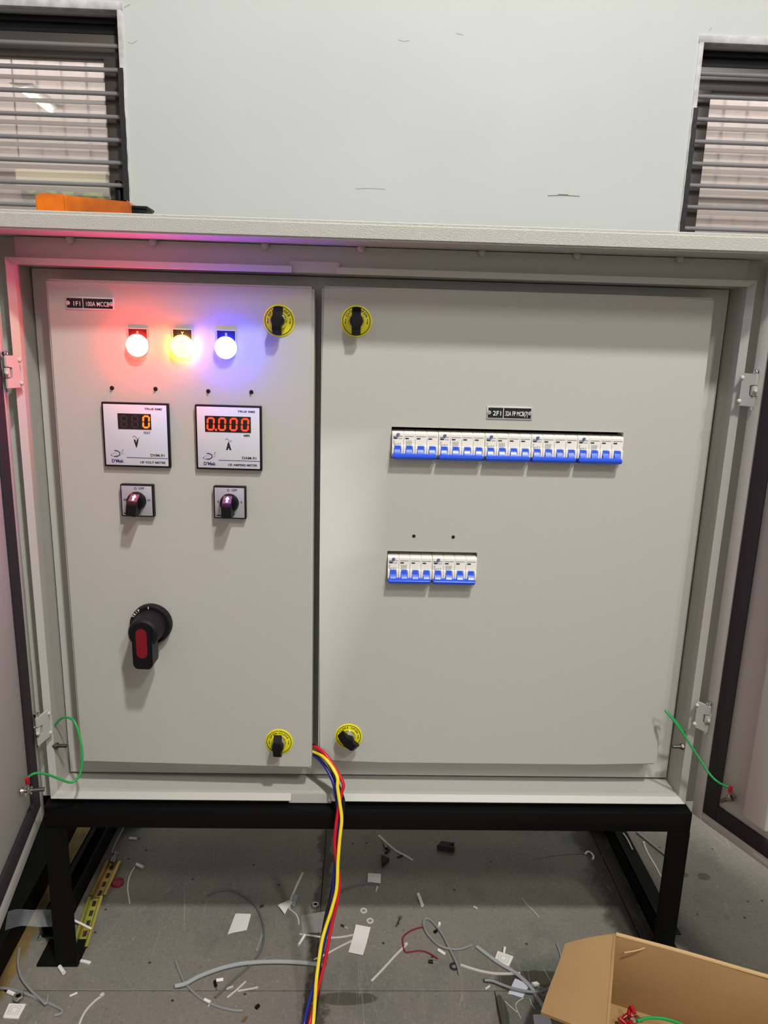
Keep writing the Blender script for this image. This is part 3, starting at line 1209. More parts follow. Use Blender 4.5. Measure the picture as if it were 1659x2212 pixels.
TW = 0.037
LX0, LX1 = -0.512, -0.475
RXA, RXB = 0.534, 0.572
SY0, SY1 = -0.030, 0.346
spart('front_rail', G().box(LX0, RXB, SY0, SY0 + TW, st_top - TW, st_top, 0.0025))
spart('rear_rail', G().box(LX0, RXB, SY1, SY1 + TW, st_top - TW, st_top, 0.0025))
for xa, xb in ((LX0, LX1), (RXA, RXB)):
    spart('side_rail', G().box(xa, xb, SY0 + TW, SY1, st_top - TW, st_top, 0.0025))
    for ya in (SY0, SY1):
        s = -1 if xa < 0 else 1
        if s < 0:
            q = [(xa, ya), (xb, ya), (xb, ya + 0.004), (xa + 0.004, ya + 0.004), (xa + 0.004, ya + TW), (xa, ya + TW)]
        else:
            q = [(xa, ya), (xb, ya), (xb, ya + TW), (xb - 0.004, ya + TW), (xb - 0.004, ya + 0.004), (xa, ya + 0.004)]
        spart('leg', G().prism_z(q, 0.004, st_top - TW, 0.0006))
        xo = (xa - 0.033, xb + 0.001) if s < 0 else (xa - 0.001, xb + 0.025)
        spart('foot_plate', G().box(xo[0], xo[1], ya - 0.001, ya + 0.056, 0.0, 0.005, 0.001))
# low channels running back from the feet
g = G()
g.box(-0.560, -0.557, SY0 + 0.06, 0.9, 0.005, 0.045)
g.box(-0.560, -0.524, SY0 + 0.06, 0.9, 0.005, 0.008)
g.box(-0.527, -0.524, SY0 + 0.06, 0.9, 0.005, 0.045)
g.box(-0.560, -0.548, SY0 + 0.06, 0.9, 0.043, 0.045)
spart('floor_channel', g)
g = G()
g.box(0.566, 0.5685, SY0 + 0.028, 0.9, 0.005, 0.045)
g.box(0.566, 0.596, SY0 + 0.028, 0.9, 0.043, 0.045)
g.box(0.566, 0.596, SY0 + 0.028, 0.9, 0.005, 0.008)
spart('floor_channel', g)
# loose channel lying outside the left legs
g = G()
g.prism_z([(-0.606, 0.185), (-0.592, -0.18), (-0.72, -0.18), (-0.70, 0.80), (-0.64, 0.80)], 0.0, 0.005)
g.prism_z([(-0.606, 0.185), (-0.592, -0.18), (-0.597, -0.18), (-0.611, 0.185), (-0.643, 0.80), (-0.638, 0.80)], 0.005, 0.05)
g.prism_z([(-0.70, 0.80), (-0.72, -0.18), (-0.715, -0.18), (-0.695, 0.80)], 0.005, 0.05)
lb = tag(g.build('steel_channel', 'black_paint'), 'black steel channel lying on floor outside the left legs', 'channel')
base_of(lb)


# ------------------------------------------------------------------ fixtures on the inner doors
def nameplate(fn, corners, rotz, code, text, label, csx):
    c, w, h = plane_rect(fn, *corners)
    t = thing('nameplate', label, 'nameplate', c, rotz, 'engraved circuit nameplates')
    G().box(-w / 2, w / 2, -0.0016, 0.0, -h / 2, h / 2, 0.0004).build('plate', 'aluminium', t)
    G().box(-w / 2 + 0.0022, w / 2 - 0.0022, -0.0019, -0.001, -h / 2 + 0.0022, h / 2 - 0.0022).build('black_field', 'near_black', t)
    k = Ink(-0.0021)
    k.rect(-w * 0.142, -w * 0.130, -h / 2 + 0.002, h / 2 - 0.002)
    k.text(code, -w * 0.262, -h * 0.06, h * 0.50, sx=1.0, bold=0.00006)
    k.text(text, w * 0.155, -h * 0.06, h * 0.50, sx=csx, bold=0.00006)
    k.build('lettering', 'white_ink', t)
    for s in (-1, 1):
        g = G()
        g.lathe([(0.0031, 0), (0.0031, 0.0012), (0.0022, 0.0026), (0.0012, 0.0026), (0.0011, 0.0012), (0, 0.0012)], (s * (w / 2 - 0.0038), -0.0016, 0), (0, -1, 0), 16)
        g.build('screw', 'aluminium', t)
    return t


nameplate(PL, ((141, 640), (247, 643), (143, 668), (248, 671)), LT, '1F1', '100A MCCB',
          'black engraved nameplate reading 1F1 100A MCCB at top left', 0.74)
nameplate(PY, ((1052, 877), (1150, 879), (1050, 905), (1149, 907)), 0, '2F1', '32A FP MCB(7)',
          'black engraved nameplate reading 2F1 32A FP MCB(7) above the breaker row', 0.56)


def pilot(px, py, ptl, ptr, letter, lens, label):
    c = PL(px, py)
    t = thing('pilot_lamp', label, 'pilot lamp', c, LT, 'row of three pilot lamps')
    a, b = PL(*ptl), PL(*ptr)
    w = (b - a).length
    ztop = (a.z + b.z) / 2 - c.z
    g = G()
    g.box(-w / 2, w / 2, -0.0028, 0, -0.004, ztop, 0.0006)
    g.build('legend_plate', 'black_matt', t)
    g = G()
    for x0, x1, z0, z1 in ((-w / 2, w / 2, ztop - 0.0009, ztop), (-w / 2, -w / 2 + 0.0009, -0.004, ztop), (w / 2 - 0.0009, w / 2, -0.004, ztop)):
        g.box(x0, x1, -0.0036, -0.0004, z0, z1)
    g.build('legend_rim', 'aluminium', t)
    Ink(-0.0030).text(letter, 0, ztop - 0.0064, 0.0062, bold=0.00008).build('lettering', 'pale_ink', t)
    g = G()
    g.lathe([(0.0146, 0.0), (0.0146, 0.0034), (0.0138, 0.0038)], (0, 0, 0), (0, -1, 0), 32)
    g.build('bezel', 'black', t)
    r = 0.0160
    prof = [(r * 0.93, 0.0032), (r * 0.985, 0.0055), (r, 0.008)] + [(r * math.cos(k * PI / 16), 0.008 + 0.0065 * math.sin(k * PI / 16)) for k in range(1, 8)] + [(0, 0.0145)]
    g = G()
    g.lathe(prof, (0, 0, 0), (0, -1, 0), 32)
    g.build('lens', lens, t)
    return t


# lens faces stand 2 cm proud, so their bases sit a little right of and above the bright discs
pilot(300, 746, (272, 708), (315, 710), 'R', 'lens_red', 'glowing red pilot lamp marked R, leftmost of three')
pilot(396, 748, (371, 709), (414, 712), 'Y', 'lens_yellow', 'glowing yellow pilot lamp marked Y between red and blue')
pilot(490, 751, (465, 712), (507, 714), 'B', 'lens_blue', 'glowing blue pilot lamp marked B, nearest the latch')

SEG = {'a': ((-1, 1), (1, 1)), 'b': ((1, 1), (1, 0)), 'c': ((1, 0), (1, -1)), 'd': ((-1, -1), (1, -1)), 'e': ((-1, 0), (-1, -1)), 'f': ((-1, 1), (-1, 0)), 'g': ((-1, 0), (1, 0))}
DIG = {'0': 'abcdef', '8': 'abcdefg'}


def digit_ink(k, ch, x, z, hw, hh, w):
    for s in DIG[ch]:
        (ax, az), (bx, bz) = SEG[s]
        p, q = Vector((x + ax * hw + az * hh * 0.05, z + az * hh)), Vector((x + bx * hw + bz * hh * 0.05, z + bz * hh))
        d = (q - p).normalized()
        p, q = p + d * w * 0.12, q - d * w * 0.12
        n = Vector((-d.y, d.x)) * w / 2
        k.poly([(p.x, p.y), (p.x + d.x * w * .4 + n.x, p.y + d.y * w * .4 + n.y), (q.x - d.x * w * .4 + n.x, q.y - d.y * w * .4 + n.y), (q.x, q.y),
                (q.x - d.x * w * .4 - n.x, q.y - d.y * w * .4 - n.y), (p.x + d.x * w * .4 - n.x, p.y + d.y * w * .4 - n.y)])


def meter(corners, unit, unit_word, model, kind, name, label, disp, digits, dmat):
    c, w, h = plane_rect(PL, *corners)
    w *= 0.992
    h *= 0.992
    t = thing(name, label, 'panel meter', c, LT, 'square digital panel meters')
    G().box(-w / 2, w / 2, -0.0075, 0, -h / 2, h / 2, 0.0012).build('bezel', 'black', t)
    fw, fh = w - 0.0056, h - 0.0056
    G().box(-fw / 2, fw / 2, -0.0082, -0.006, -fh / 2, fh / 2, 0.0004).build('faceplate', 'meter_face', t)
    y = -0.0084
    k = Ink(y)
    X = lambda u: -fw / 2 + u * fw          # 0..1 left to right
    Zz = lambda v: fh / 2 - v * fh          # 0..1 top to bottom
    k.text('TRUE RMS', X(0.93), Zz(0.065), 0.0042, 'RIGHT', 1.35, 0.00012, shear=0.15)
    k.text(unit_word, X(disp[1] - 0.02), Zz(0.455), 0.0046, 'RIGHT', 0.85, 0.00016)
    k.text(unit, X(0.5), Zz(0.64), 0.0134, 'CENTER', 0.62, 0.0013)
    k.text(model, X(0.955), Zz(0.825), 0.0054, 'RIGHT', 1.18, 0.00013)
    k.text('1\u00d8 ' + kind, X(0.955), Zz(0.945), 0.0044, 'RIGHT', 1.18, 0.00013)
    # sine sign
    pts = [(X(0.5) - 0.0048 + 0.0096 * i / 20, Zz(0.535) + 0.0022 * math.sin(2 * PI * i / 20)) for i in range(21)]
    k.stroke(pts, 0.0006)
    k.build('lettering', 'black_ink', t)
    k = Ink(y)
    k.rect(X(0.335), X(1.0), Zz(0.876), Zz(0.866))
    lx, lz = X(0.185), Zz(0.81)
    k.ring(lx - 0.001, lz, 0.0042, 0.0056, -PI / 2 - 0.1, PI / 2 + 0.2, 20, 0.85)
    k.stroke([(lx - 0.004, lz + 0.0045), (lx, lz + 0.0045)], 0.0012)
    k.stroke([(lx - 0.005, lz - 0.0045), (lx, lz - 0.0045)], 0.0012)
    k.text("D'Mak", lx, Zz(0.935), 0.0066, 'CENTER', 1.0, 0.00022)
    k.text('\u00ae', lx + 0.0085, lz + 0.0052, 0.003)
    k.build('emblem', 'navy_ink', t)
    k = Ink(y - 0.0001)
    k.ring(lx, lz - 0.0005, 0.0090, 0.0098, PI * 0.12, PI * 2.0 - 0.2, 30, 0.28, 0.25)
    k.build('emblem_swoosh', 'blue_ink', t)
    k = Ink(y - 0.0002)
    k.ring(lx - 0.0008, lz - 0.0002, 0.0, 0.0022, 0, 2 * PI, 16)
    k.build('emblem_ball', 'pale_ink', t)
    # display window
    x0, x1, z1, z0 = X(disp[0]), X(disp[1]), Zz(disp[2]), Zz(disp[3])
    dsp = G().box(x0, x1, -0.0088, -0.007, z0, z1).build('display', 'display', t)
    n = len(digits)
    cw = (x1 - x0) / n
    for i, (ch, lit) in enumerate(digits):
        k = Ink(-0.0091)
        xc = x0 + cw * (i + 0.5) + (0.0 if n == 4 else 0.001)
        digit_ink(k, ch, xc, (z0 + z1) / 2, cw * (0.27 if n == 4 else 0.26), (z1 - z0) * 0.36, 0.0027)
        if n == 4 and i == 0:
            k.ring(xc + cw * 0.46, z0 + (z1 - z0) * 0.14, 0, 0.0017, 0, 2 * PI, 12)
        k.build('digit', dmat if lit else 'digit_off', dsp)
    return t


meter(((222, 866), (368, 871), (229, 1006), (371, 1010)), 'V', 'VOLT', 'DVM-91', 'VOLT METER', 'digital_voltmeter',
      'square digital volt meter with one lit orange zero', (0.225, 0.752, 0.145, 0.400), [('8', False), ('8', False), ('0', True)], 'digit_yellow')
meter(((422, 872), (567, 876), (427, 1012), (568, 1016)), 'A', 'AMPS', 'DAM-91', 'AMPERE METER', 'digital_ammeter',
      'square digital ampere meter with four lit red zeros', (0.130, 0.862, 0.145, 0.405), [('0', True)] * 4, 'digit_red')


def selector(corners, lt, rt_, label, turn):
    c, w, h = plane_rect(PL, *corners)
    t = thing('selector_switch', label, 'rotary switch', c, LT, 'rotary selector switches')
    G().box(-w / 2, w / 2, -0.010, 0, -h / 2, h / 2, 0.0014).build('bezel', 'black', t)
    f = w - 0.0042
    G().box(-f / 2, f / 2, -0.0106, -0.009, -h / 2 + 0.0021, h / 2 - 0.0021, 0.0004).build('faceplate', 'switch_face', t)
    k = Ink(-0.0108)
    k.text('OFF', 0.0075, h * 0.385, 0.0050, sx=0.95, bold=0.0001)
    k.ring(-0.0015, h * 0.385, 0.0012, 0.0019, n=16)
    k.text(lt, -w * 0.35, 0.001, 0.0046, sx=0.95, bold=0.00008)
    k.text(rt_, w * 0.37, 0.001, 0.0046, sx=0.95, bold=0.00008)
    k.rect(-f / 2 + 0.002, -f / 2 + 0.016, -h / 2 + 0.0042, -h / 2 + 0.0060)
    k.build('lettering', 'black_ink', t)
    g = G()
    g.lathe([(0.0142, 0.010), (0.0142, 0.0125), (0.0130, 0.0200), (0.0115, 0.0215), (0, 0.0215)], (0, 0, 0), (0, -1, 0), 28)
    # lever blade: profile in y-z, sloping crown carries the arrow
    bl = G()
    prof = [(-0.012, 0.0135), (-0.020, 0.0128), (-0.033, 0.0035), (-0.037, 0.000), (-0.037, -0.0170), (-0.034, -0.0190), (-0.012, -0.0190)]
    bl.prism_x(prof, -0.0072, 0.0072, 0.0009)
    bm2 = bl.bm
    bm2.transform(Matrix.Rotation(turn, 4, 'Y'))
    me = bpy.data.meshes.new('tmp')
    bm2.to_mesh(me)
    bm2.free()
    g.bm.from_mesh(me)
    bpy.data.meshes.remove(me)
    kn = g.build('knob', 'black', t)
    # sloping patch and arrow on the crown
    n = Vector((0, -0.0093, 0.013)).normalized()
    a, b = Vector((0, -0.0200, 0.0128)), Vector((0, -0.0330, 0.0035))

    def crown(u, v, lift):
        p = a.lerp(b, v) + n * lift
        p.x = u
        return p
    rot = Matrix.Rotation(turn, 4, 'Y')
    for nm, mt, pts, lift in (('pointer_patch', 'marker', [(-0.0063, 0.04), (0.0063, 0.04), (0.0063, 0.97), (-0.0063, 0.97)], 0.0002),
                              ('pointer_arrow', 'white_ink', [(0, 0.10), (0.0036, 0.46), (0.0017, 0.46), (0.0017, 0.86), (-0.0017, 0.86), (-0.0017, 0.46), (-0.0036, 0.46)], 0.0004)):
        g = G()
        vs = [g.bm.verts.new(crown(u, v, lift)) for u, v in pts]
        g.bm.faces.new(vs)
        g.bm.transform(rot)
        g.build(nm, mt, kn, smooth=False)
    return t


selector(((264, 1043), (335, 1045), (267, 1112), (337, 1114)), 'BR', 'RY', 'square selector switch marked BR and RY under the volt meter', 0.12)
selector(((464, 1047), (533, 1049), (465, 1116), (534, 1119)), 'B', 'R', 'square selector switch marked B and R under the ampere meter', 0.0)


# ---- rotary handle of the main breaker
c = PL(329, 1345)
t = thing('breaker_handle', 'big black rotary breaker handle with dark red inset, marked TRIP', 'handle switch', c, LT)
rb = 0.0322
G().lathe([(rb, 0), (rb, 0.010), (rb - 0.0012, 0.0125), (rb - 0.0045, 0.0125), (rb - 0.0055, 0.0118), (0.026, 0.0118)], (0, 0, 0), (0, -1, 0), 48).build('escutcheon', 'black_matt', t)
g = G()
g.lathe([(0.0255, 0.0118), (0.0250, 0.020), (0.0238, 0.032), (0.0225, 0.046), (0.0195, 0.0485), (0, 0.0485)], (0, 0, 0), (0, -1, 0), 48)
g.build('hub', 'black_matt', t)
y1, y0 = -0.0545, -0.022
zb_ = -0.0545
pts = []
for k in range(0, 13):
    a = PI * k / 12
    pts.append((0.0152 * math.cos(a), 0.007 + 0.0150 * math.sin(a) * 0.75))
pts += [(-0.0150, zb_ + 0.006), (-0.0105, zb_), (0.0105, zb_), (0.0150, zb_ + 0.006)]
g = G()
g.prism_y(pts, y1, y0, 0.0016)
lev = g.build('lever', 'black', t)
pts = []
w2 = 0.0083
for k in range(13):
    a = PI * k / 12
    pts.append((w2 * math.cos(a), 0.0035 + w2 * math.sin(a)))
for k in range(13):
    a = PI + PI * k / 12
    pts.append((w2 * math.cos(a), -0.0275 + w2 * math.sin(a)))
g = G()
g.prism_y(pts, y1 - 0.0006, y1 + 0.004)
g.build('grip_inset', 'red_inset', lev)
k = Ink(y1 - 0.0008)
k.rect(-0.0042, 0.0042, -0.0005, 0.0)
k.rect(-0.0003, 0.0003, 0.0, 0.004)
M['faint_red'] = mat('faint_red', (158, 24, 44), 0.4)
k.build('embossed_mark', 'faint_red', lev)
k = Ink(-0.0127)
k.arc_text('TRIP', 0, 0, 0.0290, 0.0058, a_mid=PI * 0.76, step=0.150, bold=0.00008)
k.stroke([(0.0 - 0.0012, 0.0272), (-0.0012, 0.0312)], 0.0011)
k.build('lettering', 'white_ink', t)


# ---- latches
def latch(fn, px, py, rotz, words, turn, label):
    c = fn(px, py)
    t = thing('quarter_turn_latch', label, 'latch', c, rotz, 'quarter-turn door latches')
    r = 0.0228
    G().lathe([(r, 0), (r, 0.0008), (r - 0.0006, 0.0012), (0.008, 0.0012)], (0, 0, 0), (0, -1, 0), 40).build('label_disc', 'yellow', t)
    k = Ink(-0.0014)
    k.ring(0, 0, r * 0.855, r * 0.90, n=40)
    k.arc_text(words, 0, 0, r * 0.70, 0.0050, step=0.235, bold=0.00016)
    for s in (-1, 1):
        x = s * r * 0.70
        k.stroke([(x, 0.0035), (x, -0.003)], 0.0008)
        k.poly([(x - 0.0016, -0.0015), (x, -0.005), (x + 0.0004, -0.0015)])
    k.build('lettering', 'black_ink', t)
    g = G()
    g.lathe([(0.0122, 0.0), (0.0122, 0.004), (0.0112, 0.0085), (0.0100, 0.0120), (0.0085, 0.0128), (0, 0.0128)], (0, 0, 0), (0, -1, 0), 32)
    g.build('barrel', 'chrome', t)
    g = G()
    g.lathe([(0.0092, 0.0105), (0.0098, 0.015), (0.0094, 0.022), (0.0075, 0.0255), (0, 0.026)], (0, 0, 0), (0, -1, 0), 24)
    bl = G()
    bl.prism_x([(-0.0110, 0.0185), (-0.0150, 0.0195), (-0.0255, 0.0120), (-0.0275, 0.0), (-0.0255, -0.0120), (-0.0150, -0.0195), (-0.0110, -0.0185)], -0.0064, 0.0064, 0.0008)
    bl.bm.transform(Matrix.Rotation(turn, 4, 'Y'))
    me = bpy.data.meshes.new('tmp')
    bl.bm.to_mesh(me)
    bl.bm.free()
    g.bm.from_mesh(me)
    bpy.data.meshes.remove(me)
    g.build('wing_knob', 'black', t)
    return t


latch(PL, 603, 693, LT, 'OPEN-CLOSE', 0.06, 'yellow latch at top right of the left inner door')
latch(PY, 770, 694, 0, 'CLOSE-OPEN', 0.0, 'yellow latch at top left of the right inner door')
latch(PL, 603, 1602, LT, 'OPEN-CLOSE', 0.0, 'yellow latch at lower right of the left inner door, knob upright')
latch(PY, 753, 1590, 0, 'CLOSE-OPEN', -0.82, 'yellow latch at lower left of the right inner door, knob turned aslant')

# ---- miniature circuit breakers
def breaker_proto():
    """four-pole breaker; local origin on the door plane, middle of the slot"""
    t = thing('circuit_breaker', '', 'circuit breaker', (0, 0, 0), 0, 'white four-pole circuit breakers with blue toggles')
    pw = 0.01755
    H2 = 0.0232
    # one pole: stepped body with two rounded cheeks beside the toggle
    def pole_mesh():
        g = G()
        hw = pw / 2 - 0.00015
        g.prism_x([(0.030, H2 - 0.0052), (-0.0035, H2 - 0.0052), (-0.0062, H2 - 0.0074), (-0.0066, -0.0065), (-0.001, -0.0085), (-0.001, -H2 + 0.0015), (0.030, -H2 + 0.0015)], -hw, hw, 0.0006)
        for s in (-1, 1):
            xa, xb = sorted((s * hw, s * (hw - 0.0034)))
            g.box(xa, xb, -0.0100, 0.004, -0.0165, -0.0022, 0.0012)
        return g.mesh('pole', 'white_plastic')

    def ind_mesh():
        g = G()
        pts = [(0.0022 + 0.0008 * math.cos(a), 0.0008 * math.sin(a)) for a in [PI * k / 6 - PI / 2 for k in range(7)]]
        pts += [(-0.0022 + 0.0008 * math.cos(a), 0.0008 * math.sin(a)) for a in [PI * k / 6 + PI / 2 for k in range(7)]]
        g.prism_y(pts, -0.0069, -0.006)
        return g.mesh('indicator', 'near_black', False)

    def toggle_mesh():
        g = G()
        g.prism_x([(0.002, -0.0026), (-0.0072, -0.0028), (-0.0084, -0.0072), (-0.0092, -0.0074), (-0.0102, -0.0096), (-0.0150, -0.0150), (-0.0100, -0.0165), (0.002, -0.0165)], -0.0047, 0.0047, 0.0004)
        return g.mesh('toggle', 'blue')
    pm, im, tm = pole_mesh(), ind_mesh(), toggle_mesh()
    lt = Ink(-0.0068)
    for i in range(4):
        x = (i - 1.5) * pw
        p = bpy.data.objects.new('pole', pm)
        COL.objects.link(p)
        p.parent = t
        p.location = (x, 0, 0)
        q = bpy.data.objects.new('indicator', im)
        COL.objects.link(q)
        q.parent = p
        q.location = (-0.0036, 0, 0.0082)
        q = bpy.data.objects.new('toggle', tm)
        COL.objects.link(q)
        q.parent = t
        q.location = (x, 0, 0)
    g = G()
    g.prism_x([(0.0, -0.0150), (-0.0125, -0.0138), (-0.0165, -0.0146), (-0.0180, -0.0162), (-0.0180, -0.0195), (-0.0150, -0.0222), (0.0, -0.0222)], -0.0338, 0.0322, 0.0009)
    g.build('tie_bar', 'blue', t)
    # printed marks
    x0 = -1.5 * pw
    k = Ink(-0.0069)
    for i, (a, b) in enumerate(((0.0006, 0.0066), (-0.0066, -0.0040), (-0.0066, -0.0046), (-0.0066, -0.0010), (-0.0066, -0.0036))):
        z = (0.0080, 0.0040, 0.0018, -0.0004, -0.0024)[i]
        k.rect(x0 + a, x0 + b, z - 0.0003, z + 0.0003)
    for a in (0.0006, 0.0040):
        k.ring(x0 + a + 0.0008, 0.0, 0.0008, 0.0013, 0.4 * PI, 1.6 * PI, 8)
    for i in range(4):                                         # contact symbol on the second pole
        xx = x0 + pw - 0.0052 + i * 0.0024
        k.ring(xx, 0.0036, 0.0012, 0.0017, -PI / 2, PI / 2, 6)
        k.ring(xx, 0.0008, 0.0012, 0.0017, -PI / 2, PI / 2, 6)
        k.stroke([(xx - 0.0002, -0.0008), (xx - 0.0010, -0.0026)], 0.0005)
    k.build('rating_print', 'grey_ink', t)
    k = Ink(-0.0069)
    for i in range(4):
        x = (i - 1.5) * pw
        k.rect(x - 0.0072, x + 0.0072, 0.0112, 0.0117)
    k.build('print_line', 'navy_ink', t)
    k = Ink(-0.0071)
    k.ring(x0 + 0.0002, 0.0136, 0.0014, 0.0024, 0.2, PI * 1.7, 14)
    k.poly([(x0 - 0.0002, 0.0146), (x0 + 0.0014, 0.0155), (x0 + 0.0034, 0.0158), (x0 + 0.0020, 0.0146)])
    k.rect(x0 - 0.0020, x0 + 0.0030, 0.0128, 0.0137)
    k.rect(x0 - 0.0068, x0 + 0.0010, 0.0098, 0.0105)
    k.build('emblem', 'blue_ink', t)
    return t


proto = breaker_proto()
row1 = ['first four-pole breaker at the left end of the long upper row', 'second four-pole breaker from the left in the long upper row',
        'middle four-pole breaker of the long upper row', 'fourth four-pole breaker from the left in the long upper row',
        'four-pole breaker at the right end of the long upper row']
row2 = ['left four-pole breaker of the lower pair', 'right four-pole breaker of the lower pair']
first = True
for S, labels in ((S1, row1), (S2, row2)):
    n = len(labels)
    pitch = (S[1] - S[0] - 0.001) / n
    for i, lb_ in enumerate(labels):
        o = proto if first else copy_tree(proto)
        first = False
        o['label'] = lb_
        o.location = (S[0] + 0.0005 + pitch * (i + 0.5), 0.0, (S[2] + S[3]) / 2 - 0.0006)
        o.scale = (pitch / 0.0706, 1, (S[3] - S[2]) / 0.0475)

# ------------------------------------------------------------------ wires
def wire(name, pts3, r, m, label, cat='cable', group=None, seg=10):
    g = G()
    g.tube(pts3, r, seg, 6)
    o = tag(g.build(name, m), label, cat, group)
    return base_of(o)


def W3(l):
    return [PY(px, py, y) for px, py, y in l]


wr = 0.0029
wire('power_cable', W3([(650, 1605, .026), (678, 1612, .004), (700, 1627, -.012), (722, 1656, -.024), (741, 1692, -.036), (738, 1712, -.040), (732, 1740, -.046), (725, 1790, -.055), (723, 1825, -.06), (727, 1860, -.066), (733, 1905, -.075), (728, 1950, -.085), (716, 2000, -.097), (708, 2045, -.11), (700, 2085, -.12), (688, 2130, -.135), (676, 2180, -.15), (668, 2215, -.165), (655, 2290, -.21)]), wr, 'wire_red', 'red cable hanging out between the inner doors', 'cable', 'cables hanging from the cabinet')
wire('power_cable', W3([(650, 1612, .026), (678, 1624, .004), (698, 1634, -.014), (716, 1655, -.027), (729, 1680, -.038), (729, 1700, -.043), (734, 1735, -.05), (738, 1770, -.056), (734, 1810, -.063), (730, 1860, -.072), (727, 1920, -.083), (716, 1965, -.094), (703, 2005, -.104), (695, 2035, -.113), (688, 2080, -.126), (683, 2120, -.138), (680, 2165, -.15), (676, 2215, -.168), (666, 2290, -.215)]), wr, 'wire_yellow', 'yellow cable hanging out between the inner doors', 'cable', 'cables hanging from the cabinet')
wire('power_cable', W3([(650, 1618, .026), (678, 1631, .004), (698, 1650, -.012), (712, 1672, -.024), (721, 1694, -.034), (725, 1716, -.038), (729, 1742, -.042), (731, 1770, -.048), (729, 1820, -.056), (724, 1870, -.064), (720, 1920, -.074), (714, 1970, -.086), (706, 2010, -.097), (697, 2050, -.109), (686, 2095, -.122), (676, 2135, -.135), (666, 2170, -.148), (656, 2215, -.164), (640, 2290, -.21)]), wr, 'wire_blue', 'dark blue cable hanging out between the inner doors', 'cable', 'cables hanging from the cabinet')
wire('power_cable', W3([(650, 1600, .026), (676, 1610, .006), (695, 1626, -.008), (712, 1652, -.019), (724, 1682, -.030), (735, 1708, -.034), (742, 1730, -.038), (741, 1752, -.043), (735, 1790, -.049), (728, 1840, -.057), (722, 1890, -.066), (714, 1940, -.077), (704, 1980, -.088), (697, 2020, -.1), (692, 2060, -.112), (690, 2105, -.126), (686, 2150, -.14), (678, 2215, -.158), (664, 2290, -.205)]), wr, 'wire_black', 'black cable hanging out between the inner doors', 'cable', 'cables hanging from the cabinet')

# green earth wires from cabinet wall to outer door
def door_pt(Mx, u, w, z):
    return Mx @ Vector((u, w, z))


lp = door_pt(LMX, LSU, 0.008, LSZ)
rp = door_pt(RMX, RSU, 0.008, RSZ)
for pts, lug, m_, lab in (
        (W3([(108, 1592, -.004), (118, 1567, -.006), (137, 1550, -.012), (160, 1558, -.022), (174, 1600, -.034), (178, 1642, -.044), (171, 1676, -.054), (154, 1690, -.062), (130, 1683, -.07), (105, 1674, -.08), (80, 1670, -.092), (64, 1676, -.102)]) + [lp + Vector((0.001, -0.003, 0.020))],
         (lp + Vector((0.001, -0.003, 0.022)), lp + Vector((0, 0, 0.004))), LMX, 'green earth wire looping to the left outer door'),
        (W3([(1477, 1604, .008), (1479, 1588, .000), (1474, 1577, -.008), (1458, 1556, -.016), (1438, 1536, -.024), (1446, 1545, -.030), (1466, 1570, -.038), (1490, 1607, -.046), (1515, 1645, -.056), (1534, 1673, -.066), (1552, 1690, -.076)]) + [rp + Vector((0, -0.002, 0.020))],
         (rp + Vector((0, -0.002, 0.022)), rp + Vector((0, 0, 0.004))), RMX, 'green earth wire strung to the right outer door')):
    t = thing('earth_wire', lab, 'wire', pts[-1], 0, 'green earth bonding wires')
    g = G()
    g.tube([p - t.location for p in pts], 0.0019, 10, 6)
    g.build('insulation', 'wire_green', t)
    g = G()
    g.tube([lug[0] - t.location, (lug[0] * 0.5 + lug[1] * 0.5) - t.location], 0.0032, 10, 0)
    g.build('lug_sleeve', 'lug_red', t)
    g = G()
    g.tube([(lug[0] * 0.5 + lug[1] * 0.5) - t.location, lug[1] - t.location], 0.0022, 8, 0)
    g.build('lug_tongue', 'steel', t)

# ------------------------------------------------------------------ on top of the cabinet: orange torch-like plastic box
zt_ = HZ1 + 0.0035
a, b = PY(80, 445, -0.03), PY(282, 455, -0.03)
t = thing('plastic_case', 'translucent orange plastic case with black cap lying on the cabinet hood', 'case', ((a.x + b.x) / 2, -0.012, HZ1 + 0.0022))
wx = (b.x - a.x) * 1.02
h1 = PY(120, 420, -0.03).z - t.location.z + 0.001
h2 = PY(230, 433, -0.03).z - t.location.z + 0.001
g = G()
g.prism_y([(-wx / 2, 0), (wx / 2, 0), (wx / 2, h2 * 0.75), (wx / 2 - 0.004, h2), (-wx * 0.17, h1 * 0.86), (-wx * 0.19, h1 * 0.99), (-wx / 2 + 0.005, h1), (-wx / 2, h1 * 0.8)], -0.02, 0.045, 0.0018)
g.build('lid', 'orange', t)
G().box(-wx * 0.195, -wx * 0.165, -0.0212, 0.046, 0.001, h1 * 0.90, 0.001).build('clasp_rib', 'orange', t)
g = G()
g.box(wx / 2 - 0.001, wx / 2 + 0.020, -0.016, 0.016, 0, h2 * 0.62, 0.002)
g.box(wx / 2 + 0.0, wx / 2 + 0.0215, -0.018, 0.018, h2 * 0.55, h2 * 0.72, 0.001)
g.build('cap', 'black', t)

# ------------------------------------------------------------------ floor litter
def crop_pts(ox, oy, sc, pts, z):
    return [PZ(ox + x / sc, oy + y / sc, z) for x, y in pts]


A3 = (0, 1700, 3.95)
A4 = (400, 1740, 3.95)
A5 = (800, 1740, 3.95)
A6 = (1150, 1740, 3.26)


def litter_tube(A, pts, r, m, name, label, cat='cable offcut', group=None, lift=0.0, ends=None):
    P = crop_pts(*A, pts, r + lift)
    g = G()
    g.tube(P, r, 8, 5)
    o = tag(g.build(name, m), label, cat, group)
    return base_of(o)


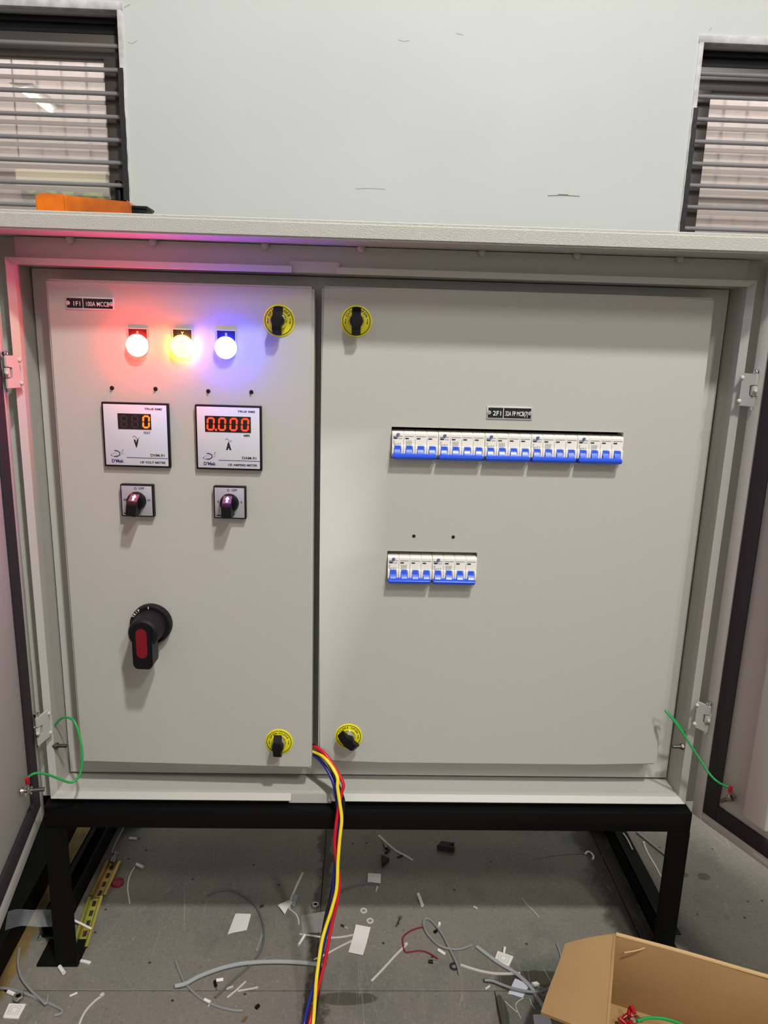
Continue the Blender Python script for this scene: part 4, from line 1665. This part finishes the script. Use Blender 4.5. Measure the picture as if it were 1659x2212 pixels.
def litter_tie(A, pts, label, w=0.0034, th=0.0012, head=None, m='tie', lift=0.0, group='loose cable ties'):
    """a nylon cable tie: strap and, when its head shows, a head"""
    P = crop_pts(*A, pts, 0.0002 + lift)
    t = thing('cable_tie', label, 'cable tie', P[0], 0, group)
    g = G()
    g.ribbon([p - P[0] for p in P], w, th, 5)
    g.build('strap', m, t)
    if head:
        d = (P[1] - P[0]).normalized()
        g = G()
        g.box(-0.0035, 0.0035, -0.0026, 0.0026, 0, 0.0042, 0.0008)
        o = g.build('head', m, t)
        o.rotation_euler = (0, 0, math.atan2(d.y, d.x))
    return t


def litter_sheet(A, quad, m, name, label, cat='paper scrap', group='paper scraps', z=0.0006, th=0.0004, bulge=0.0, fold=None):
    P = crop_pts(*A, quad, z)
    g = G()
    n = 6
    top = []
    for i in range(n + 1):
        row = []
        for j in range(n + 1):
            u, v = i / n, j / n
            p = (P[0] * (1 - u) + P[1] * u) * (1 - v) + (P[3] * (1 - u) + P[2] * u) * v
            p.z += bulge * math.sin(PI * u) * (0.6 + 0.4 * math.sin(3 * v)) + (0.25 * bulge * math.sin(9 * u + 5 * v))
            if fold is not None:
                p.z += 0.012 * abs(v - fold) * (1 if v < fold else 0.25)
            row.append(p)
        top.append(row)
    tv = [[g.bm.verts.new(p) for p in r] for r in top]
    bv = [[g.bm.verts.new(p - Vector((0, 0, th))) for p in r] for r in top]
    for i in range(n):
        for j in range(n):
            g.bm.faces.new((tv[i][j], tv[i + 1][j], tv[i + 1][j + 1], tv[i][j + 1]))
            g.bm.faces.new((bv[i][j], bv[i][j + 1], bv[i + 1][j + 1], bv[i + 1][j]))
    for i in range(n):
        for a, b in (((i, 0), (i + 1, 0)), ((i + 1, n), (i, n)), ((0, i + 1), (0, i)), ((n, i), (n, i + 1))):
            g.bm.faces.new((tv[a[0]][a[1]], bv[a[0]][a[1]], bv[b[0]][b[1]], tv[b[0]][b[1]]))
    o = tag(g.build(name, m), label, cat, group)
    return base_of(o)


def litter_sleeve(A, p, q, r, m, label, name='wire_sleeve', cat='wire sleeve', group='plastic wire sleeves', pin=None):
    P = crop_pts(*A, (p, q), r)
    g = G()
    g.lathe([(r, 0), (r, (P[1] - P[0]).length), (r * 0.6, (P[1] - P[0]).length), (r * 0.6, 0.001), (0, 0.001)], P[0], P[1] - P[0], 12)
    o = tag(g.build(name, m), label, cat, group)
    base_of(o)
    if pin:
        pp = crop_pts(*A, (q, pin[0]), r * 0.45)
        g = G()
        g.cyl(pp[0] - o.location, pp[1] - o.location, r * 0.42, 8)
        g.build('pin', pin[1], o)
    return o


# --- left foreground
litter_tube(A3, [(165, 1375), (152, 1500), (182, 1625), (270, 1740), (340, 1805), (385, 1850), (402, 1830), (410, 1772)], 0.0021, 'wire_grey', 'cable_offcut', 'grey cable offcut with hooked end in front of the left foot', lift=0.004)
litter_tube(A3, [(-60, 1712), (60, 1720), (180, 1750), (300, 1795), (420, 1845), (510, 1890), (532, 1915), (515, 1935), (465, 1948)], 0.0023, 'wire_grey', 'cable_offcut', 'grey cable offcut entering at the left, bent at its right end')
litter_tie(A3, [(872, 1782), (815, 1825), (750, 1890), (705, 1960), (680, 2022), (665, 2070)], 'pale cable tie with head, running to the bottom edge left of the wires', head=True)
litter_tie(A3, [(1150, 682), (1108, 760), (1090, 850), (1096, 930), (1108, 996)], 'thin pale tie curling down beside white sleeve, right of the rails', w=0.0026)
litter_sleeve(A3, (1165, 658), (1220, 684), 0.0031, 'tie_white', 'short white sleeve at the top of a curled tie')
litter_sleeve(A3, (508, 1532), (546, 1586), 0.0034, 'tie_white', 'short white sleeve in front of the left foot plate')
litter_sleeve(A3, (1103, 436), (1168, 440), 0.0027, 'tie', 'pale sleeve with dark tip lying far back near the channel', pin=((1192, 440), 'dull_steel'))
litter_tie(A3, [(660, 1482), (720, 1492), (772, 1506)], 'stubby white tie end right of the left foot plate', w=0.005, th=0.002, m='tie_white')
litter_sleeve(A3, (68, 1746), (128, 1772), 0.0032, 'tie_white', 'white sleeve over grey cable at the far left', pin=((38, 1735), 'black'))
litter_tie(A3, [(595, 1786), (660, 1758)], 'tiny white tie stub left of the headed tie', w=0.003, m='tie_white')
# tie mount
def tie_mount(A, quad, label):
    P = crop_pts(*A, quad, 0.0)
    c = sum(P, Vector()) / 4
    t = thing('tie_mount', label, 'tie mount', (c.x, c.y, 0), 0, 'square cable tie mounts')
    g = G()
    g.prism_z([((p - c).x, (p - c).y) for p in P], 0.0, 0.0032, 0.0005)
    g.build('base', 'tie_white', t)
    g = G()
    for s in (0.62, 0.36):
        q = [((p - c) * s) for p in P]
        for i in range(4):
            g.tube([q[i] + Vector((0, 0, 0.0034)), q[(i + 1) % 4] + Vector((0, 0, 0.0034))], 0.0007, 6, 0)
    g.build('strap_bridge', 'tie', t)
    return t


tie_mount(A3, ((78, 1858), (224, 1862), (160, 1984), (26, 1976)), 'ivory square tie mount at the bottom left corner')
tie_mount(A5, ((1085, 1250), (1220, 1298), (1180, 1385), (1054, 1336)), 'ivory square tie mount left of the cardboard box')


def nut(A, px, py, label, r=0.0075, name='hex_nut'):
    p = crop_pts(*A, ((px, py),), 0)[0]
    g = G()
    g.lathe([(r, 0), (r, r * 0.9), (r * 0.9, r * 1.0), (r * 0.55, r * 1.0), (r * 0.5, r * 0.9), (r * 0.5, 0.0)], p, (0, 0, 1), 6)
    return base_of(tag(g.build(name, 'steel', smooth=False), label, 'nut', 'steel hex nuts'))


def washer(A, px, py, label, r=0.0068, m='tie', lift=0.0):
    p = crop_pts(*A, ((px, py),), 0)[0]
    g = G()
    p.z = lift
    seg = 24
    g.lathe([(r * 0.52, 0), (r, 0), (r, 0.0014), (r * 0.52, 0.0014), (r * 0.52, 0.0001)], p, (0, 0, 1), seg)
    # close the ring rather than the disc
    bad = [f for f in g.bm.faces if len(f.verts) == seg]
    bmesh.ops.delete(g.bm, geom=bad, context='FACES_ONLY')
    return base_of(tag(g.build('washer', m), label, 'washer', 'loose washers'))


nut(A3, 160, 1815, 'steel nut beside a white sleeve at the far left', 0.009)
nut(A4, 1112, 868, 'steel hex nut left of the hanging cables')
washer(A4, 1523, 900, 'pale washer, upper of two right of the hanging cables')
washer(A4, 1577, 987, 'pale washer, lower of two right of the hanging cables')
washer(A5, 715, 1376, 'flat grey washer under the looped grey wire', 0.0085, 'dull_steel')
washer(A5, 1465, 1590, 'grey ring washer beside the box flap', 0.0095, 'wire_grey', 0.0)
# screw
def screw(A, p, q, label, rh=0.0045):
    P = crop_pts(*A, (p, q), 0.0035)
    t = thing('screw', label, 'screw', P[0] - Vector((0, 0, 0.0035)), 0, 'loose steel screws')
    g = G()
    off = t.location
    d = (P[1] - P[0]).normalized()
    g.lathe([(0, -0.001), (rh, 0.0), (rh, 0.003), (0.0018, 0.0035)], P[0] - off, d, 14)
    g.build('screw_head', 'steel', t)
    g = G()
    g.cyl(P[0] - off, P[1] - off, 0.0017, 10, 0.0012)
    g.build('shank', 'dull_steel', t)
    return t


screw(A3, (342, 1300), (340, 1248), 'small steel screw standing near the plastic film by the left foot', 0.005)
screw(A5, (258, 950), (222, 1030), 'small steel screw right of the two washers', 0.0036)
# red cap
p = crop_pts(*A3, ((1005, 824),), 0)[0]
g = G()
g.lathe([(0.0125, 0), (0.0125, 0.004), (0.0105, 0.0055), (0.0095, 0.0035), (0, 0.003)], p, (0, 0, 1), 24)
base_of(tag(g.build('bottle_cap', 'wire_dark_red'), 'round dark red plastic cap beside the upper mounting rail', 'cap'))


# mounting rails with slots
def din_rail(quad, m, label, slots):
    P = crop_pts(*A3, quad, 0.0)
    a, b, c, d = P         # far-left, far-right, near-right, near-left
    mid0, mid1 = (a + b) / 2, (c + d) / 2
    L = (mid1 - mid0).length
    ang = math.atan2((mid1 - mid0).y, (mid1 - mid0).x)
    W = ((b - a).length + (c - d).length) / 2
    t = thing('mounting_rail', label, 'rail', (mid0.x, mid0.y, 0), ang, 'slotted mounting rails')
    g = G()
    hw = W / 2
    web = hw * 0.62
    hgt = 0.0075
    sl = L / slots
    # web with slots: built as strips
    ys = [-web, -0.0035, 0.0035, web]
    for k in range(slots):
        x0, x1 = k * sl, (k + 1) * sl
        g.box(x0, x1, ys[0], ys[1], 0.0, 0.0012)
        g.box(x0, x1, ys[2], ys[3], 0.0, 0.0012)
        g.box(x0, x0 + sl * 0.20, ys[1], ys[2], 0.0, 0.0012)
        g.box(x1 - sl * 0.20, x1, ys[1], ys[2], 0.0, 0.0012)
    for s in (-1, 1):
        ya, yb = sorted((s * web, s * (web - 0.0012)))
        g.box(0, L, ya, yb, 0.0, hgt)
        ya, yb = sorted((s * (web - 0.0012), s * hw))
        g.box(0, L, ya, yb, hgt - 0.0012, hgt, 0.0003)
    g.build('channel', m, t, smooth=False)
    g = G()
    g.box(0.002, L - 0.002, -0.0034, 0.0034, 0.0001, 0.0004)
    g.build('slot_row', 'rubber', t)
    return t


din_rail(((905, 652), (1036, 655), (905, 948), (765, 950)), 'zinc_bronze', 'bronze slotted mounting rail, farther of two beside the left leg', 4)
din_rail(((738, 955), (893, 962), (735, 1396), (628, 1392)), 'zinc_gold', 'shiny gold-green slotted mounting rail, nearer of two beside the left leg', 5)
litter_tie(A3, [(628, 1138), (700, 1172), (778, 1212)], 'white tie lying across the nearer gold rail', w=0.004, m='tie_white', lift=0.0085)
p0, p1 = crop_pts(*A3, ((950, 640), (935, 596)), 0.009)
t = thing('cable_gland', 'small steel connector with grey lead at the far end of the bronze rail', 'connector', (p0.x, p0.y, 0))
g = G()
g.lathe([(0.006, 0), (0.006, 0.008), (0.004, 0.009), (0.004, 0.016), (0.0055, 0.017), (0.0055, 0.022), (0, 0.023)], Vector((0, 0, 0.008)), (0.2, 0.9, 0.35), 10)
g.build('nut_body', 'steel', t)
g = G()
q = crop_pts(*A3, ((955, 560), (985, 480), (1040, 375), (1080, 300)), 0.01)
g.tube([Vector((0.003, 0.02, 0.016))] + [v - t.location for v in q], 0.0016, 8)
g.build('lead', 'wire_grey', t)

# clear plastic film by the left foot
litter_sheet(A3, ((70, 1060), (470, 1060), (470, 1200), (40, 1215)), 'film_bag', 'plastic_film', 'crumpled clear plastic film lying behind the left foot', 'plastic film', None, 0.05, 0.0003, 0.008)

# --- middle
litter_tube(A4, [(-88, 1540), (0, 1520), (130, 1452), (300, 1390), (450, 1354), (560, 1340), (700, 1332), (850, 1332), (1000, 1340), (1110, 1352), (1190, 1372)], 0.0036, 'tube_clear', 'tube_offcut', 'thick clear grey tube arching across the floor left of the cables', 'tube offcut', lift=0.003)
litter_tube(A4, [(195, 768), (270, 728), (350, 715), (420, 730), (490, 765), (590, 845), (640, 930), (668, 1030), (672, 1130), (650, 1230), (600, 1310), (530, 1390), (440, 1465), (340, 1560), (255, 1640)], 0.0020, 'wire_dark_grey', 'cable_offcut', 'dark grey cable offcut bowing in a big C left of the cables')
litter_tube(A3, [(1500, 1485), (1530, 1570), (1570, 1660), (1630, 1730), (1710, 1800), (1800, 1850), (1900, 1885), (2000, 1905), (2075, 1908)], 0.0021, 'wire_grey', 'cable_offcut', 'grey cable offcut curving below the thick clear tube')
litter_sheet(A4, ((430, 922), (562, 926), (526, 1062), (362, 1098)), 'paper', 'paper_scrap', 'white paper scrap with torn corner inside the C-shaped cable', bulge=0.001)
litter_sheet(A4, ((790, 852), (882, 808), (916, 822), (850, 926)), 'paper', 'paper_scrap', 'small white paper tag stuck on a pale tie', bulge=0.002, z=0.004)
litter_sheet(A4, ((918, 758), (968, 762), (930, 866), (904, 850)), 'paper_grey', 'paper_scrap', 'grey label scrap beside the white tag', z=0.003)
litter_tie(A4, [(1004, 574), (950, 690), (900, 812), (890, 880)], 'pale flat tie carrying a white tag', w=0.0042)
litter_tie(A4, [(886, 884), (940, 925), (966, 975), (970, 1018)], 'thin curved tie below the white tag', w=0.0022)
litter_sheet(A4, ((985, 940), (1195, 905), (1167, 1082), (1000, 1096)), 'film', 'plastic_film', 'square of clear film under the hanging cables', 'plastic film', None, 0.002, 0.0003, 0.0012)
litter_sheet(A4, ((1456, 1038), (1582, 1062), (1516, 1282), (1392, 1256)), 'paper', 'paper_scrap', 'folded white paper strip right of the cables', bulge=0.0, fold=0.52, z=0.001)
litter_tie(A4, [(975, 1098), (1080, 1112), (1200, 1130), (1320, 1126), (1446, 1105)], 'long pale tie passing behind the cables to the folded paper', w=0.0032)
litter_tie(A4, [(1095, 1318), (1200, 1272), (1310, 1212), (1425, 1155)], 'straight pale tie ending under the folded paper', w=0.0030)
litter_sleeve(A4, (1018, 1108), (968, 1190), 0.0026, 'tie_white', 'slim white sleeve left of the hanging cables')
litter_sleeve(A4, (266, 1492), (325, 1484), 0.0030, 'tie_white', 'white sleeve under the thick clear tube')
litter_sleeve(A4, (252, 1500), (262, 1540), 0.0026, 'black', 'black wire ferrule beside a white sleeve', 'wire_ferrule', 'ferrule', 'wire ferrules', pin=((268, 1572), 'steel'))
litter_sleeve(A4, (165, 1655), (216, 1680), 0.0028, 'tie_white', 'white sleeve lying on the lower grey cable', pin=((196, 1716), 'tie'))
litter_sleeve(A4, (604, 1728), (628, 1704), 0.0030, 'black', 'fat black plug below the grey cable', 'plug', 'plug', None)
litter_tie(A4, [(358, 1642), (440, 1575), (517, 1504)], 'pale tie strip slanting up inside the curved cable', w=0.003)
litter_tie(A4, [(448, 1585), (540, 1570), (622, 1554)], 'pale tie strip lying nearly level inside the curved cable', w=0.003)
litter_tie(A4, [(350, 1566), (410, 1546)], 'short pale tie stub inside the curved cable', w=0.0034)
litter_tie(A4, [(612, 1240), (640, 1160), (660, 1100)], 'short tie pressed against the C-shaped cable', w=0.0036, head=True, m='wire_grey')
litter_tie(A4, [(660, 1318), (712, 1298)], 'tie tip poking out over the thick clear tube', w=0.003, m='wire_grey', lift=0.003)
litter_sleeve(A4, (640, 864), (668, 852), 0.0022, 'rubber', 'dark ferrule touching the top of the C-shaped cable', 'wire_ferrule', 'ferrule', 'wire ferrules', pin=((696, 842), 'steel'))
g = G()
P = crop_pts(*A4, ((475, 1850), (500, 1812), (530, 1795), (532, 1815), (505, 1845)), 0.0004)
g.extrude([(v.x, v.y) for v in P], lambda u, v, tt: (u, v, tt), 0.0002, 0.001)
base_of(tag(g.build('dry_leaf', 'leaf_dry'), 'small dry brown leaf near the bottom edge', 'leaf'))
litter_tube(A4, [(1310, 745), (1360, 712), (1430, 686), (1500, 670), (1580, 662), (1650, 660)], 0.0018, 'wire_dark_grey', 'cable_offcut', 'dark grey wire bowing out right of the hanging cables')
litter_sheet((0, 0, 1), ((795, 1886), (823, 1888), (822, 1908), (794, 1905)), 'paper', 'paper_scrap', 'small square paper scrap at the end of a dark grey wire', bulge=0.001, z=0.0045)
litter_sleeve(A4, (1330, 1018), (1358, 1032), 0.0020, 'rubber', 'dark ferrule above the folded paper', 'wire_ferrule', 'ferrule', 'wire ferrules', pin=((1392, 1052), 'tie'))

# --- right of the cables
litter_tie(A5, [(70, 256), (140, 322), (225, 392), (300, 430), (362, 470)], 'long pale tie far back under the cabinet', w=0.0045)
def wedge(A, pts, label, h=0.012):
    P = crop_pts(*A, pts, 0.0)
    g = G()
    g.prism_z([(p.x, p.y) for p in P], 0.0, h, 0.0008)
    return base_of(tag(g.build('rubber_piece', 'rubber'), label, 'rubber piece', 'cut pieces of black rubber'))


wedge(A5, ((566, 384), (602, 340), (716, 356), (660, 376), (718, 392), (716, 406)), 'dark notched rubber piece far back under the cabinet')
wedge(A5, ((92, 445), (164, 480), (100, 535)), 'dark triangular rubber piece near the long far tie', 0.009)
litter_sleeve(A5, (118, 322), (142, 365), 0.0034, 'dull_steel', 'steel ferrule beside the long far tie', 'wire_ferrule', 'ferrule', 'wire ferrules')
litter_sleeve(A5, (128, 405), (162, 378), 0.0022, 'rubber', 'thin dark pin just below the steel ferrule', 'wire_ferrule', 'ferrule', 'wire ferrules')
litter_sleeve(A5, (230, 442), (275, 428), 0.0020, 'rubber', 'thin dark pin under the long far tie', 'wire_ferrule', 'ferrule', 'wire ferrules')
litter_sleeve(A5, (408, 756), (444, 852), 0.0033, 'tie_white', 'long white sleeve alone in the middle of the floor')
litter_sleeve(A5, (882, 862), (914, 880), 0.0020, 'tie', 'tiny pale sleeve right of the long white one')
litter_sleeve(A5, (60, 692), (48, 732), 0.0019, 'tie', 'tiny pale sleeve below the small paper square')
litter_tube(A5, [(868, 1190), (780, 1220), (700, 1226), (600, 1200), (530, 1145), (475, 1075), (455, 1010), (468, 968), (505, 972), (560, 1025), (620, 1110), (665, 1200), (710, 1290), (745, 1370), (760, 1440)], 0.0021, 'wire_grey', 'cable_offcut', 'grey wire twisted in a loop left of the box', lift=0.001)
litter_tube(A5, [(466, 1036), (400, 1048), (330, 1078), (280, 1125), (278, 1180), (296, 1248), (340, 1250), (420, 1240), (495, 1258), (574, 1308)], 0.0014, 'wire_dark_red', 'wire_offcut', 'thin dark red wire bent around the floor near the loop', 'wire offcut', lift=0.0)
litter_tie(A5, [(304, 1194), (220, 1275), (120, 1385), (10, 1500)], 'pale cable tie with head slanting down from the red wire', head=True, w=0.0036)
litter_sleeve(A5, (578, 1230), (638, 1268), 0.0026, 'tie_white', 'white sleeve under the red wire beside the loop')
litter_sleeve(A5, (498, 1330), (535, 1333), 0.0030, 'black', 'black ferrule with bright pin below the red wire', 'wire_ferrule', 'ferrule', 'wire ferrules', pin=((574, 1336), 'steel'))
litter_sleeve(A5, (590, 1002), (584, 1030), 0.0028, 'tie_white', 'white stub inside the grey wire loop')
litter_sleeve(A5, (546, 1082), (565, 1068), 0.0028, 'black', 'black stub inside the grey wire loop', 'plug', 'plug', None)
litter_tie(A5, [(770, 1362), (850, 1390), (950, 1418), (1050, 1436), (1160, 1440), (1280, 1434)], 'pale round-edged tie leading right towards the box', w=0.0042, th=0.0018)
t_ = crop_pts(*A5, [(905, 1205), (970, 1255), (1045, 1312), (1120, 1362), (1200, 1408), (1290, 1475), (1365, 1550), (1410, 1620), (1455, 1690), (1490, 1745)], 0.0022)
g = G()
g.ribbon(t_, 0.0062, 0.0022, 5)
base_of(tag(g.build('tube_offcut', 'tube_clear'), 'flattened clear tube running down beside the box flap', 'tube offcut'))
litter_tie(A5, [(1148, 1216), (1140, 1262)], 'tie stub standing at the square mount left of the box', w=0.004, m='tie_white', th=0.003, lift=0.0033)
litter_tube(A5, [(975, 1490), (1040, 1496), (1110, 1524), (1200, 1556), (1300, 1580), (1400, 1592), (1490, 1572), (1560, 1532), (1600, 1500)], 0.0022, 'wire_grey', 'cable_offcut', 'grey cable crossing the clear tube towards the box', lift=0.005)
litter_sleeve(A5, (968, 1492), (1010, 1490), 0.0030, 'wire_dark_grey', 'dark sleeve on the end of the grey cable near the box')
litter_sheet(A5, ((1235, 1475), (1356, 1532), (1300, 1640), (1174, 1606)), 'paper_blue', 'paper_scrap', 'white paper scrap under the grey cable by the box', bulge=0.001)
litter_sheet(A5, ((1388, 1785), (1525, 1785), (1560, 1900), (1402, 1900)), 'paper_blue', 'paper_scrap', 'white paper scrap at bottom edge beside the box', bulge=0.001)
litter_sleeve(A5, (980, 1568), (1018, 1540), 0.0020, 'tie', 'tiny pale sleeve below the grey cable near the box')
litter_tube(A5, [(1592, 1182), (1612, 1235), (1626, 1290), (1628, 1340)], 0.0019, 'wire_grey', 'cable_offcut', 'short grey cable end peeping out behind the box flap')
g = G()
P = crop_pts(*A5, ((1370, 1530), (1420, 1522), (1445, 1545), (1400, 1552)), 0.0)
g.prism_z([(p.x, p.y) for p in P], 0.0, 0.006, 0.0008)
base_of(tag(g.build('plastic_chip', 'tie_white'), 'small white plastic chip beside the box flap', 'plastic chip'))
litter_tube(A5, [(1148, 1670), (1200, 1720), (1255, 1764)], 0.0008, 'tie', 'nylon_thread', 'straight nylon thread near the bottom, left of the box', 'thread', 'nylon threads')
litter_tube(A5, [(1305, 1642), (1262, 1670), (1240, 1705), (1258, 1760), (1285, 1815)], 0.0008, 'tie', 'nylon_thread', 'wavy nylon thread near the bottom, left of the box', 'thread', 'nylon threads')
litter_tube(A5, [(1362, 1650), (1375, 1695), (1406, 1735)], 0.0008, 'tie', 'nylon_thread', 'short nylon thread next to the flattened clear tube', 'thread', 'nylon threads')
litter_tube(A5, [(1295, 785), (1330, 840), (1390, 895), (1440, 958)], 0.0008, 'tie', 'nylon_thread', 'nylon thread alone in the middle distance under the cabinet', 'thread', 'nylon threads')
litter_tube(A5, [(1300, 715), (1225, 850), (1140, 945), (1020, 1070), (870, 1182)], 0.0006, 'wire_grey', 'nylon_thread', 'long fine thread arching up from the wire loop', 'thread', 'nylon threads')
litter_tube(A6, [(0, 380), (120, 355), (250, 342), (372, 335)], 0.0007, 'wire_grey', 'nylon_thread', 'fine thread joined to a white hook far back', 'thread', 'nylon threads')
litter_tie(A6, [(372, 345), (388, 326), (412, 334), (430, 358), (424, 382)], 'curled white hook of tie far back by the right leg', w=0.004, m='tie_white')
litter_tie(A6, [(784, 270), (815, 340), (865, 425), (906, 502)], 'pale tie with head between the right channel and leg', head=True, w=0.0036)
litter_tube(A6, [(735, 186), (800, 238), (870, 295), (940, 350), (1000, 400)], 0.0030, 'wire_grey', 'cable_offcut', 'grey cable end passing behind the right leg')
litter_tie(A6, [(640, 196), (670, 240), (705, 312)], 'white shaving on the right floor channel', w=0.003, lift=0.046, m='tie')


# ------------------------------------------------------------------ cardboard box
bz = 0.17
A_ = PZ(1331, 2016, bz)
B_ = PZ(1659, 2107, bz)
ub = (B_ - A_)
ub.z = 0
ub.normalize()
vb = Vector((ub.y, -ub.x, 0))
box = thing('cardboard_box', 'open brown cardboard box with its flaps folded out', 'box', (A_.x, A_.y, 0), math.atan2(ub.y, ub.x))
BL, BW, TH = 0.40, 0.20, 0.0045
G().box(0, BL, -TH, 0, 0.004, bz, 0.001).build('rear_panel', 'cardboard', box)
G().box(-TH, 0, -BW, 0, 0.004, bz, 0.001).build('left_panel', 'cardboard', box)
G().box(-TH, BL, -BW - TH, -BW, 0.004, bz - 0.002, 0.001).build('front_panel', 'cardboard', box)
G().box(BL, BL + TH, -BW, 0, 0.004, bz, 0.001).build('right_panel', 'cardboard', box)
G().box(-TH, BL + TH, -BW - TH, 0, 0.0, 0.004).build('bottom_panel', 'cardboard', box)


def flap(quad, name, label=None):
    g = G()
    q = [Vector(v) for v in quad]
    n = (q[1] - q[0]).cross(q[3] - q[0]).normalized() * TH
    nn = 5
    tops, bots = [], []
    for i in range(nn + 1):
        rt_, rb_ = [], []
        for j in range(nn + 1):
            u, v = i / nn, j / nn
            p = (q[0] * (1 - u) + q[1] * u) * (1 - v) + (q[3] * (1 - u) + q[2] * u) * v
            p = p + n * (0.5 * math.sin(PI * u) - 0.35 * math.sin(2 * PI * v))
            rt_.append(g.bm.verts.new(p))
            rb_.append(g.bm.verts.new(p - n))
        tops.append(rt_)
        bots.append(rb_)
    for i in range(nn):
        for j in range(nn):
            g.bm.faces.new((tops[i][j], tops[i + 1][j], tops[i + 1][j + 1], tops[i][j + 1]))
            g.bm.faces.new((bots[i][j], bots[i][j + 1], bots[i + 1][j + 1], bots[i + 1][j]))
    for i in range(nn):
        for a, b in (((i, 0), (i + 1, 0)), ((i + 1, nn), (i, nn)), ((0, i + 1), (0, i)), ((nn, i), (nn, i + 1))):
            g.bm.faces.new((tops[a[0]][a[1]], bots[a[0]][a[1]], bots[b[0]][b[1]], tops[b[0]][b[1]]))
    return g.build(name, 'cardboard', box)


inv = Matrix.Rotation(-math.atan2(ub.y, ub.x), 4, 'Z') @ Matrix.Translation(-Vector((A_.x, A_.y, 0)))
fe = inv @ PZ(1221, 2038, bz - 0.012)
fd = inv @ PZ(1168, 2186, bz - 0.02)
flap([(-TH, -0.003, bz), (fe.x, fe.y, fe.z), (fd.x, fd.y, fd.z), (-TH, -BW + 0.002, bz)], 'flap')
flap([(0.0, -BW, bz - 0.002), (BL, -BW, bz - 0.002), (BL - 0.02, -BW - 0.09, bz + 0.004), (0.01, -BW - 0.085, bz + 0.01)], 'flap')
# worn rim along the rear edge
g = G()
g.tube([Vector((0.0, -TH / 2, bz)), Vector((0.1, -TH / 2 + 0.0008, bz + 0.0006)), Vector((0.22, -TH / 2 - 0.0006, bz)), Vector((BL, -TH / 2, bz))], 0.0032, 8)
g.build('worn_rim', 'cardboard_edge', box)
g = G()
g.tube([inv @ PZ(1349, 2058, bz - 0.02), inv @ PZ(1380, 2052, bz - 0.012), inv @ PZ(1410, 2040, bz - 0.004)], 0.0012, 6)
g.build('crease', 'cardboard_edge', box)
for v in g.bm.verts if False else []:
    pass
# contents
for i, (px, py) in enumerate(((1346, 2200), (1358, 2194), (1371, 2190), (1352, 2212), (1376, 2203), (1364, 2208))):
    p = PZ(px, py, 0.055 + 0.006 * (i % 3))
    t = thing('crimp_lug', 'red sleeved crimp lug heaped inside the cardboard box', 'crimp lug', p, 0.7 * i, 'red crimp lugs in the cardboard box')
    g = G()
    g.cyl((0, 0, 0), (0.010, 0.004, 0.004), 0.0033, 10)
    g.build('sleeve', 'lug_red', t)
    g = G()
    g.lathe([(0.0024, 0), (0.0044, 0), (0.0044, 0.001), (0.0024, 0.001)], (-0.005, -0.002, -0.001), (0.2, 0.1, 1), 14)
    g.build('ring_tongue', 'steel', t)
P = [PZ(x, y, 0.07) for x, y in ((1376, 2206), (1400, 2199), (1430, 2200), (1460, 2208), (1490, 2222))]
g = G()
g.tube(P, 0.0024, 8)
base_of(tag(g.build('green_wire', 'wire_green'), 'green wire coiled inside the cardboard box', 'wire'))
t = tag(G().box(-0.0035, 0.380, -0.1965, -0.0025, 0, 0.036).build('packing_scrap', 'cardboard'), 'brown packing filling the bottom of the cardboard box', 'packing')
t.location = (A_.x, A_.y, 0.0045)
t.rotation_euler = (0, 0, math.atan2(ub.y, ub.x))
t.location += Vector((ub.x, ub.y, 0)) * 0.006
